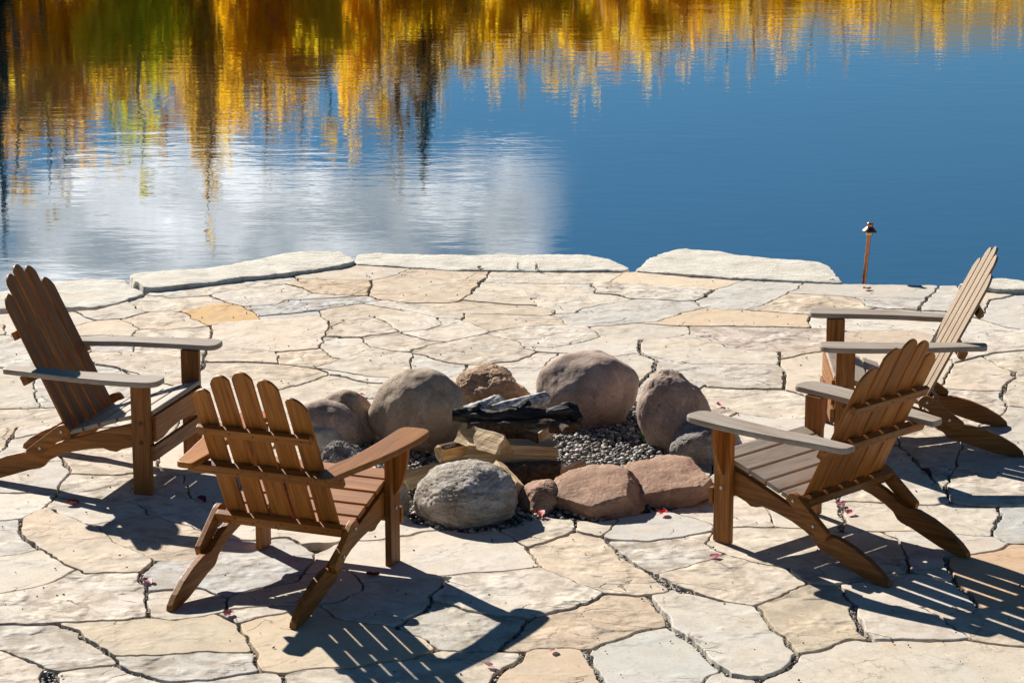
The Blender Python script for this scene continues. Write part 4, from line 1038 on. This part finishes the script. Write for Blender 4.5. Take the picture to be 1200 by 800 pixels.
# ------------------------------------------------------------------ firewood
def split_log(name, label, P, Q, prof, roll=0.0, mats=('split', 'bark'), barkf=(), seed=0, group='firewood stacked in the pit'):
    """a split billet from P to Q; prof = outline of its cross section, barkf = outline edges that keep bark"""
    P = Vector(P); Q = Vector(Q); T = (Q-P); L = T.length; T.normalize(); X = T.cross(Vector((0, 0, 1))).normalized(); Y = X.cross(T)
    c, s = math.cos(roll), math.sin(roll); nseg = 14; pr = []; tags = []
    for i in range(len(prof)):
        a, b = Vector(prof[i]), Vector(prof[(i+1) % len(prof)])
        for j in range(5): pr.append(a+(b-a)*j/5); tags.append(i)
    V = []; G = []; F = []; mi = []; n = len(pr)
    for k in range(nseg+1):
        t = k/nseg
        for i, q in enumerate(pr):
            nz = mnoise.noise(Vector((q.x*22+seed, q.y*22, t*2.2+seed)))*.007+mnoise.noise(Vector((q.x*60+seed, q.y*60, t*7)))*.003
            e = mnoise.noise(Vector((q.x*30, q.y*30, seed+k)))*.010 if k in (0, nseg) else 0
            f = 1+nz/max(.02, q.length)
            x, y = q.x*f, q.y*f
            V.append(P+T*(t*L+e)+X*(x*c-y*s)+Y*(x*s+y*c)); G.append((t*L+seed, q.x, q.y))
    for k in range(nseg):
        for i in range(n):
            F.append((k*n+i, k*n+(i+1) % n, (k+1)*n+(i+1) % n, (k+1)*n+i)); mi.append(1 if tags[i] in barkf else 0)
    mb = MB()
    for f, m_ in zip(F, mi): pass
    mb.add(V, F, G); mb.m = mi; 
    mb.add(V[:n], [list(range(n))[::-1]], [(g[0], g[1]*.3, g[2]*.3) for g in G[:n]]); mb.add(V[-n:], [list(range(n))], [(g[0], g[1]*.3, g[2]*.3) for g in G[-n:]])
    o = mb.build(name, [M[q] for q in mats]); tag(o, label, 'firewood', group); return o
def circ(r, n=9, a0=0, a1=2*math.pi, sq=1): return [(r*math.cos(a0+(a1-a0)*i/n), r*sq*math.sin(a0+(a1-a0)*i/n)) for i in range(n)]
WEDGE = lambda r: [(-r, -r*.55), (r*.9, -r*.65), (r*.25, r*.75), (-r*.6, r*.5)]
def Z(u, v, z): return at(u, v, z)
split_log('firewood_log', 'wide pale split log in the middle of the stack, long face to the front', Z(548, 529, .12), Z(652, 531, .12), [(-.055, -.048), (.06, -.05), (.05, .045), (-.045, .052)], 0, barkf=(3,), seed=1)
split_log('firewood_log', 'round grey barked log end sticking out left under the burnt branch', Z(515, 532, .085), Z(590, 516, .09), circ(.042), 0, barkf=range(1, 8), seed=2)
split_log('firewood_log', 'dark barked log at the bottom right of the stack', Z(580, 556, .05), Z(657, 553, .05), circ(.058), .3, barkf=range(0, 9), seed=3)
split_log('firewood_log', 'orange split log lying low left behind the pale veined boulder', Z(470, 566, .06), Z(560, 541, .07), WEDGE(.062), .4, barkf=(0,), seed=4)
split_log('firewood_log', 'short bright split piece poking out right of the pale veined boulder', Z(582, 548, .10), Z(606, 574, .07), WEDGE(.05), .2, barkf=(0,), seed=5)
split_log('firewood_log', 'white split log with triangular end under the burnt branch', Z(544, 507, .185), Z(592, 519, .18)-Vector((0, .04, 0)), [(-.062, -.04), (.060, -.04), (.012, .05)], .15, barkf=(0,), seed=6)
split_log('firewood_log', 'short block with dark bark beneath the right half of the burnt branch', Z(600, 505, .19)+Vector((0, .05, 0)), Z(640, 512, .185), [(-.05, -.045), (.05, -.05), (.055, .03), (-.03, .05)], 0, barkf=(1, 0), seed=7)
split_log('firewood_log', 'bright white chip of wood behind the sandstone block', Z(660, 555, .075), Z(685, 546, .08), [(-.035, -.025), (.03, -.03), (.0, .032)], .4, barkf=(), seed=8)
split_log('firewood_log', 'short pale birch log standing out left above the burnt branch', Z(546, 486, .245), Z(584, 471, .26), circ(.04), 0, ('split', 'birch'), barkf=range(0, 9), seed=9)
split_log('firewood_log', 'long pale birch log lying behind the burnt branch', Z(578, 482, .245), Z(640, 467, .255), circ(.036), 0, ('split', 'birch'), barkf=range(0, 9), seed=10)
def burnt(label, pts, rads, seed, stub=None, seg=20, mat='char'):
    path = []; rad = []
    m = 6
    for i in range(len(pts)-1):
        for j in range(m):
            t = j/m; t2 = t*t*(3-2*t); path.append(Vector(pts[i]).lerp(Vector(pts[i+1]), t)); rad.append(rads[i]*(1-t2)+rads[i+1]*t2)
    path.append(Vector(pts[-1])); rad.append(rads[-1])
    mb = MB(); tube(mb, path, rad, seg, .5, seed, True, 0, 1.0, True, .22)
    for b, e_, r0, r1 in stub or []: tube(mb, [b, (Vector(b)+Vector(e_))/2, e_], [r0*1.3, r0, r1], 12, .2, seed+3)
    o = mb.build('charred_branch', M[mat]); tag(o, label, 'firewood', 'firewood stacked in the pit'); return o
Zb = .262
burnt('charred black branch with a knobbly top lying across the stack', [Z(530, 486, Zb), Z(546, 486, Zb), Z(580, 489, Zb-.005), Z(612, 487, Zb), Z(640, 486, Zb), Z(658, 484, Zb+.015), Z(668, 482, Zb+.015), Z(679, 493, Zb-.02)],
      [.024, .034, .031, .04, .028, .034, .038, .024], 5, [(Z(607, 484, Zb+.01), Z(618, 471, Zb+.05), .036, .022), (Z(548, 484, Zb), Z(562, 475, Zb+.05), .022, .012)])
b_ = burnt('straight scorched branch with a sawn knot, just below the knobbly one', [Z(548, 499, .225), Z(590, 500, .225), Z(630, 500, .225), Z(660, 499, .225), Z(680, 499, .22)], [.024, .030, .029, .029, .020], 9,
      [(Z(660, 500, .225)+Vector((0, -.01, 0)), Z(663, 501, .225)+Vector((0.005, -.055, 0)), .022, .020)], 20, 'bark')

# ------------------------------------------------------------------ garden chairs
T_ = Vector((0, -.443, .897)); NB = Vector((0, .897, .443)); OB = Vector((0, -.401, .246))
def chair(label, loc, yaw, mats, brace):
    top, back, frame = mats
    r = empty('garden_chair', loc, yaw); tag(r, label, 'chair', 'wooden garden chairs round the fire pit')
    # seat: slats lying on the side rails
    sp = [(.052, .372), (-.03, .351), (-.13, .322), (-.22, .294), (-.30, .268), (-.372, .246)]
    mb = MB()
    for i in range(len(sp)-1):
        (ya, za), (yb, zb) = sp[i], sp[i+1]; d = Vector((0, yb-ya, zb-za)); L = d.length; d.normalize()
        O = Vector((-.286, ya, za+.001))
        prism(mb, rect(0, .572, .004, L-.008), O, (1, 0, 0), d, -.020 if False else .020, .004)
    # the extrusion runs along A x B, which points down here; lift so that the slats rest on the rail
    mb.v = [(x, y, z+.0205) for x, y, z in mb.v]
    mb.build('seat', M[top], r)
    # front board under the seat, and the low stretcher
    mb = MB(); prism(mb, [(-.284, .245), (-.2, .245), (-.12, .262), (0, .27), (.12, .262), (.2, .245), (.284, .245), (.284, .366), (-.284, .366)], (0, .062, 0), (1, 0, 0), (0, 0, 1), .02, .003)
    mb.build('front_apron', M[frame], r)
    mb = MB(); prism(mb, rect(-.322, .322, .165, .235), (0, .068, 0), (1, 0, 0), (0, 0, 1), .02, .004); mb.build('stretcher', M[frame], r)
    rail = [(.040, .215), (.040, .352), (-.03, .330), (-.13, .301), (-.22, .273), (-.30, .247), (-.372, .226), (-.43, .205), (-.485, .178), (-.535, .152), (-.60, .150), (-.68, .128), (-.76, .094), (-.825, .055), (-.862, .022), (-.868, .0),
            (-.80, .0), (-.73, .014), (-.65, .04), (-.575, .066), (-.52, .078), (-.50, .088), (-.475, .118), (-.43, .142), (-.36, .168), (-.27, .188), (-.20, .197), (-.165, .186), (-.135, .184), (-.11, .198), (-.06, .212)]
    cleat = round_poly([(-.345, .272), (-.372, .305), (-.405, .298), (-.575, .168), (-.56, .130), (-.53, .128)], [.01, .02, .02, .012, .01, .01], 4)
    for s in (-1, 1):
        mb = MB(); prism(mb, [(-y, z) for y, z in rail], (s*.271+(-.015), 0, 0), (0, -1, 0), (0, 0, 1), -.03 if False else .03, .004)
        # A x B = (-1, 0, 0): shift so that the board spans its own thickness
        mb.v = [(x+.03, y, z) for x, y, z in mb.v]; mb.build('side_rail', M[frame], r)
        mb = MB(); prism(mb, [(-y, z) for y, z in cleat], (s*.3025+.0135, 0, 0), (0, -1, 0), (0, 0, 1), .027, .004)
        cl_ = mb.build('cleat', M[frame], r)
        for y, z in ((-.39, .270), (-.50, .185)):
            bb = MB(); tube(bb, [(s*.315, y, z), (s*.321, y, z)], [.008, .0065], 10, smooth=False, cap=False)
            bb.add(bb.v[-10:], [list(range(10))]); bb.build('bolt', M['bolt'], cl_)
        # front leg: its wide face looks sideways
        mb = MB(); prism(mb, rect(-.045, .045, 0, .533), (s*.302+.0145, 0, 0), (0, 1, 0), (0, 0, 1), .029, .004, swap=True)
        mb.v = [(x-.029, y, z) for x, y, z in mb.v]; lg = mb.build('front_leg', M[frame], r)
        for z in (.335, .245):
            bb = MB(); tube(bb, [(s*.316, 0, z), (s*.322, 0, z)], [.010, .0085], 12, smooth=False)
            bb.build('bolt', M['bolt'] if brace else M['wood_dark'], lg)
        if brace:
            mb = MB(); bp = [(0, .53), (.062, .53), (.060, .47), (.048, .40), (.028, .34), (.008, .305), (0, .30)]
            prism(mb, [(s*(.3175)+s*x, z) for x, z in bp], (0, .012, 0), (1, 0, 0), (0, 0, 1), .024, .003, swap=True); mb.build('arm_brace', M[frame], r)
        # armrest: wide rounded front, narrow rear
        ol = round_poly([(.295, .130), (.432, .130), (.437, -.02), (.425, -.18), (.398, -.36), (.362, -.52), (.338, -.665), (.262, -.665), (.264, -.47), (.292, -.33), (.298, -.12)], [.05, .06, .05, .1, .1, .1, .03, .015, .05, .05, .08], 6)
        mb = MB(); prism(mb, [(s*x, y) for x, y in ol], (0, 0, .560), (1, 0, -.0), (0, 1, .010), -.026 if False else .026, .006)
        mb.g = [(g[1], g[0], g[2]) for g in mb.g]; mb.v = [(x, y, z-.026) for x, y, z in mb.v]; mb.build('armrest', M[top], r)
    # backrest: five slats under one arched outline
    mb = MB(); w = .0872
    for i in range(5):
        xc = (i-2)*.1045; pts = [(-.035, xc-w/2+.004*abs(i-2)*0), (-.035, xc+w/2)]
        n = 12
        for k in range(n+1):
            q = 1-2*k/n; x = xc+q*w/2
            yv = .792-2.55*xc*xc-1.1*(x*x-xc*xc)-.030*abs(q)**2.6; pts.append((yv, x))
        prism(mb, pts, OB+NB*.0125, T_, (1, 0, 0), .012, .002)
    mb.build('backrest', M[back], r)
    def rail_(name, t, hx, h, d, tilt=True):
        mb = MB(); O = OB+T_*t-NB*.0005
        prism(mb, rect(-hx, hx, -h/2, h/2), O-NB*d, (1, 0, 0), T_, -d if False else d, .004)
        # A x B = X x T points to the rear or the front depending on T: force to the rear
        c = sum((Vector(v) for v in mb.v), Vector())/len(mb.v)
        if (c-O).dot(NB) > 0: pass
        off = -NB*((c-O).dot(NB)+d/2); mb.v = [tuple(Vector(v)+off) for v in mb.v]
        o = mb.build(name, M[frame], r)
        for i in range(5):
            for dt in (-.009, .009) if h > .045 else (0,):
                p = O-NB*d+Vector(((i-2)*.1045+dt*1.6, 0, 0))+T_*dt; sb = MB(); tube(sb, [p+NB*.001, p-NB*.0012], [.0048, .0042], 10, smooth=False); sb.build('screw', M['wood_dark'], o)
        return o
    rail_('back_rail', .030, .284, .046, .030); rail_('back_rail', .300, .345, .046, .032); rail_('back_rail', .498, .249, .040, .024)
    return r
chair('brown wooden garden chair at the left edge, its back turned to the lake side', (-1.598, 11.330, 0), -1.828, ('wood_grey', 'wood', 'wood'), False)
chair('golden brown slatted chair seen from behind, in front of the left boulders', (-.777, 10.158, 0), -.382, ('wood_b', 'wood_b', 'wood_b'), True)
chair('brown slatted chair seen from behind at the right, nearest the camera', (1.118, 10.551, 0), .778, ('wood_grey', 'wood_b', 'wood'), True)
chair('weathered, sheen-greyed chair facing left at the far right near the lake', (1.599, 11.974, 0), 1.526, ('wood_grey', 'wood_pale', 'wood'), False)

# ------------------------------------------------------------------ copper path light beyond the paving
def lathe(mb, prof, O, axis, seg=24, smooth=True):
    axis = Vector(axis).normalized(); X = axis.orthogonal().normalized(); Y = axis.cross(X); V = []; F = []
    for r0, h in prof:
        for k in range(seg): a = 2*math.pi*k/seg; V.append(Vector(O)+axis*h+X*math.cos(a)*r0+Y*math.sin(a)*r0)
    for i in range(len(prof)-1):
        for k in range(seg): F.append((i*seg+k, i*seg+(k+1) % seg, (i+1)*seg+(k+1) % seg, (i+1)*seg+k))
    mb.add(V, F, smooth=smooth)
    mb.add(V[-seg:], [list(range(seg))]); mb.add(V[:seg], [list(range(seg))[::-1]])
base = Vector((2.236, 15.86, -.34)); tip = Vector(((1014.5-600)/CAM_F*16.3, 15.86, .255))
ax = (tip-base).normalized(); H_ = (tip-base).length
pl = empty('path_light', base); tag(pl, 'copper path light with a small cone hat at the water edge', 'path light')
mb = MB(); lathe(mb, [(.014, 0), (.0135, H_*.5), (.0135, H_)], (0, 0, 0), ax, 14); mb.build('stem', M['copper'], pl)
mb = MB(); lathe(mb, [(.016, H_-.004), (.022, H_), (.022, H_+.026), (.012, H_+.03)], (0, 0, 0), ax, 16); mb.build('collar', M['brass'], pl)
mb = MB(); lathe(mb, [(.046, H_+.022), (.049, H_+.024), (.046, H_+.030), (.031, H_+.044), (.021, H_+.054), (.017, H_+.058)], (0, 0, 0), ax, 28); mb.build('lamp_shade', M['bronze'], pl)
mb = MB(); lathe(mb, [(.016, H_+.054), (.020, H_+.057), (.020, H_+.078), (.016, H_+.081)], (0, 0, 0), ax, 16); mb.build('cap', M['copper'], pl)

# ------------------------------------------------------------------ fallen petals and leaves, weeds
def leaf(name, label, u, v, mat, size, seed, z=.004, cat='leaf', group='fallen leaves and petals'):
    r = random.Random(seed); mb = MB(); L = size; nn_ = 7; vs = []
    for i in range(nn_):
        t = i/(nn_-1); w = math.sin(math.pi*min(1, t*.92+.06))**.8*L*.36
        for k, s in enumerate((-1, -.5, 0, .5, 1)):
            vs.append(((t-.5)*L, s*w*(1+.15*r.uniform(-1, 1)), .16*L*s*s+L*.10*abs(math.sin(t*3+seed))+L*.05*r.uniform(-1, 1)))
    mb.add(vs, [(5*i+k, 5*i+k+1, 5*i+6+k, 5*i+5+k) for i in range(nn_-1) for k in range(4)], smooth=True)
    o = mb.build(name, M[mat]); p = at(u, v, z); o.location = p; o.rotation_euler = (r.uniform(-.12, .12), r.uniform(-.12, .12), r.uniform(0, 6.28))
    tag(o, label, cat, group); return o
LV = [(633, 602, 'leaf_red', .055, 'bright red leaf at the foot of the smallest reddish rock', .016), (777, 601, 'leaf_red', .055, 'bright red leaf beside the long flat red brown rock', .012),
      (710, 607, 'leaf_pink', .055, 'pink petal against the foot of the sandstone block', .004), (985, 591, 'leaf_pink', .045, 'pink petal on the joint under the right chair', .004),
      (996, 601, 'leaf_pink', .05, 'second pink petal just below the joint under the right chair', .004), (574, 781, 'leaf_pale', .05, 'pale pink petal on the bluish stone at the bottom', .004),
      (648, 763, 'leaf_pale', .045, 'whitish petal on the tan stone at the bottom middle', .004), (172, 682, 'leaf_dull', .07, 'dull mauve curled leaf on the joint left of the golden chair', .004),
      (268, 720, 'leaf_dull', .06, 'crumpled dull pink leaf between the rear feet of the golden chair', .004), (85, 590, 'leaf_maroon', .06, 'dark red leaf in the shadow of the left chair', .004),
      (236, 586, 'leaf_maroon', .06, 'maroon leaf in the shade by the left chair front legs', .004), (437, 674, 'leaf_maroon', .055, 'maroon leaf in the shade below the golden chair front leg', .004),
      (718, 548, 'leaf_pink', .045, 'pink petal on the pit gravel', .02), (838, 652, 'leaf_pink', .045, 'pink petal left below the front leg of the right chair', .004),
      (843, 475, 'leaf_pink', .05, 'pink petal behind the tall boulder on the right', .004), (425, 463, 'leaf_pink', .04, 'pink petal left of the large round boulder', .004),
      (976, 330, 'leaf_maroon', .05, 'dark red leaf at the right end of the rough white slab', .004), (1016, 339, 'leaf_brown', .055, 'small brown leaf in front of the path light', .004),
      (562, 314, 'leaf_brown', .045, 'brown dry leaf on the middle slab', .012), (1084, 553, 'leaf_maroon', .06, 'maroon leaf in the shade of the far right chair', .004),
      (483, 606, 'leaf_maroon', .045, 'maroon leaf between the golden chair leg and the pale boulder', .004), (595, 613, 'leaf_maroon', .05, 'maroon leaf in the shade right of the pale boulder', .004)]
for i, (u, v, m_, s_, lb, z) in enumerate(LV): leaf('fallen_leaf', lb, u, v, m_, s_, i+3, z)
def tuft(name, label, u, v, mat, n, h, seed, z=.0, cat='weed', wid=.004):
    r = random.Random(seed); mb = MB()
    for _ in range(n):
        a = r.uniform(0, 6.28); l = h*r.uniform(.6, 1.1); d = l*r.uniform(.2, .6); w = Vector((-math.sin(a), math.cos(a), 0))*wid
        p0 = Vector((r.uniform(-.012, .012), r.uniform(-.012, .012), 0)); p1 = p0+Vector((math.cos(a)*d*.4, math.sin(a)*d*.4, l*.65)); p2 = p0+Vector((math.cos(a)*d, math.sin(a)*d, l))
        mb.add([p0-w*.6, p0+w*.6, p1+w, p1-w, p2], [(0, 1, 2, 3), (3, 2, 4)])
    o = mb.build(name, M[mat]); o.location = at(u, v, z); tag(o, label, cat); return o
tuft('dry_weed', 'dry straw weed at the front of the middle slab, the left one of two', 606, 316, 'straw', 7, .06, 3, 0, 'weed', .003)
tuft('dry_weed', 'dry branching straw weed at the front of the middle slab, the right one of two', 629, 317, 'straw', 10, .075, 5, 0, 'weed', .003)
tuft('green_sprout', 'tiny bright green sprout at the foot of the tall boulder', 754, 516, 'sprout', 8, .055, 8, .0, 'plant', .008)
tuft('green_sprout', 'tiny green weed in a patio joint right of the large left stone', 388, 387, 'sprout', 5, .03, 9, -.01, 'plant', .006)
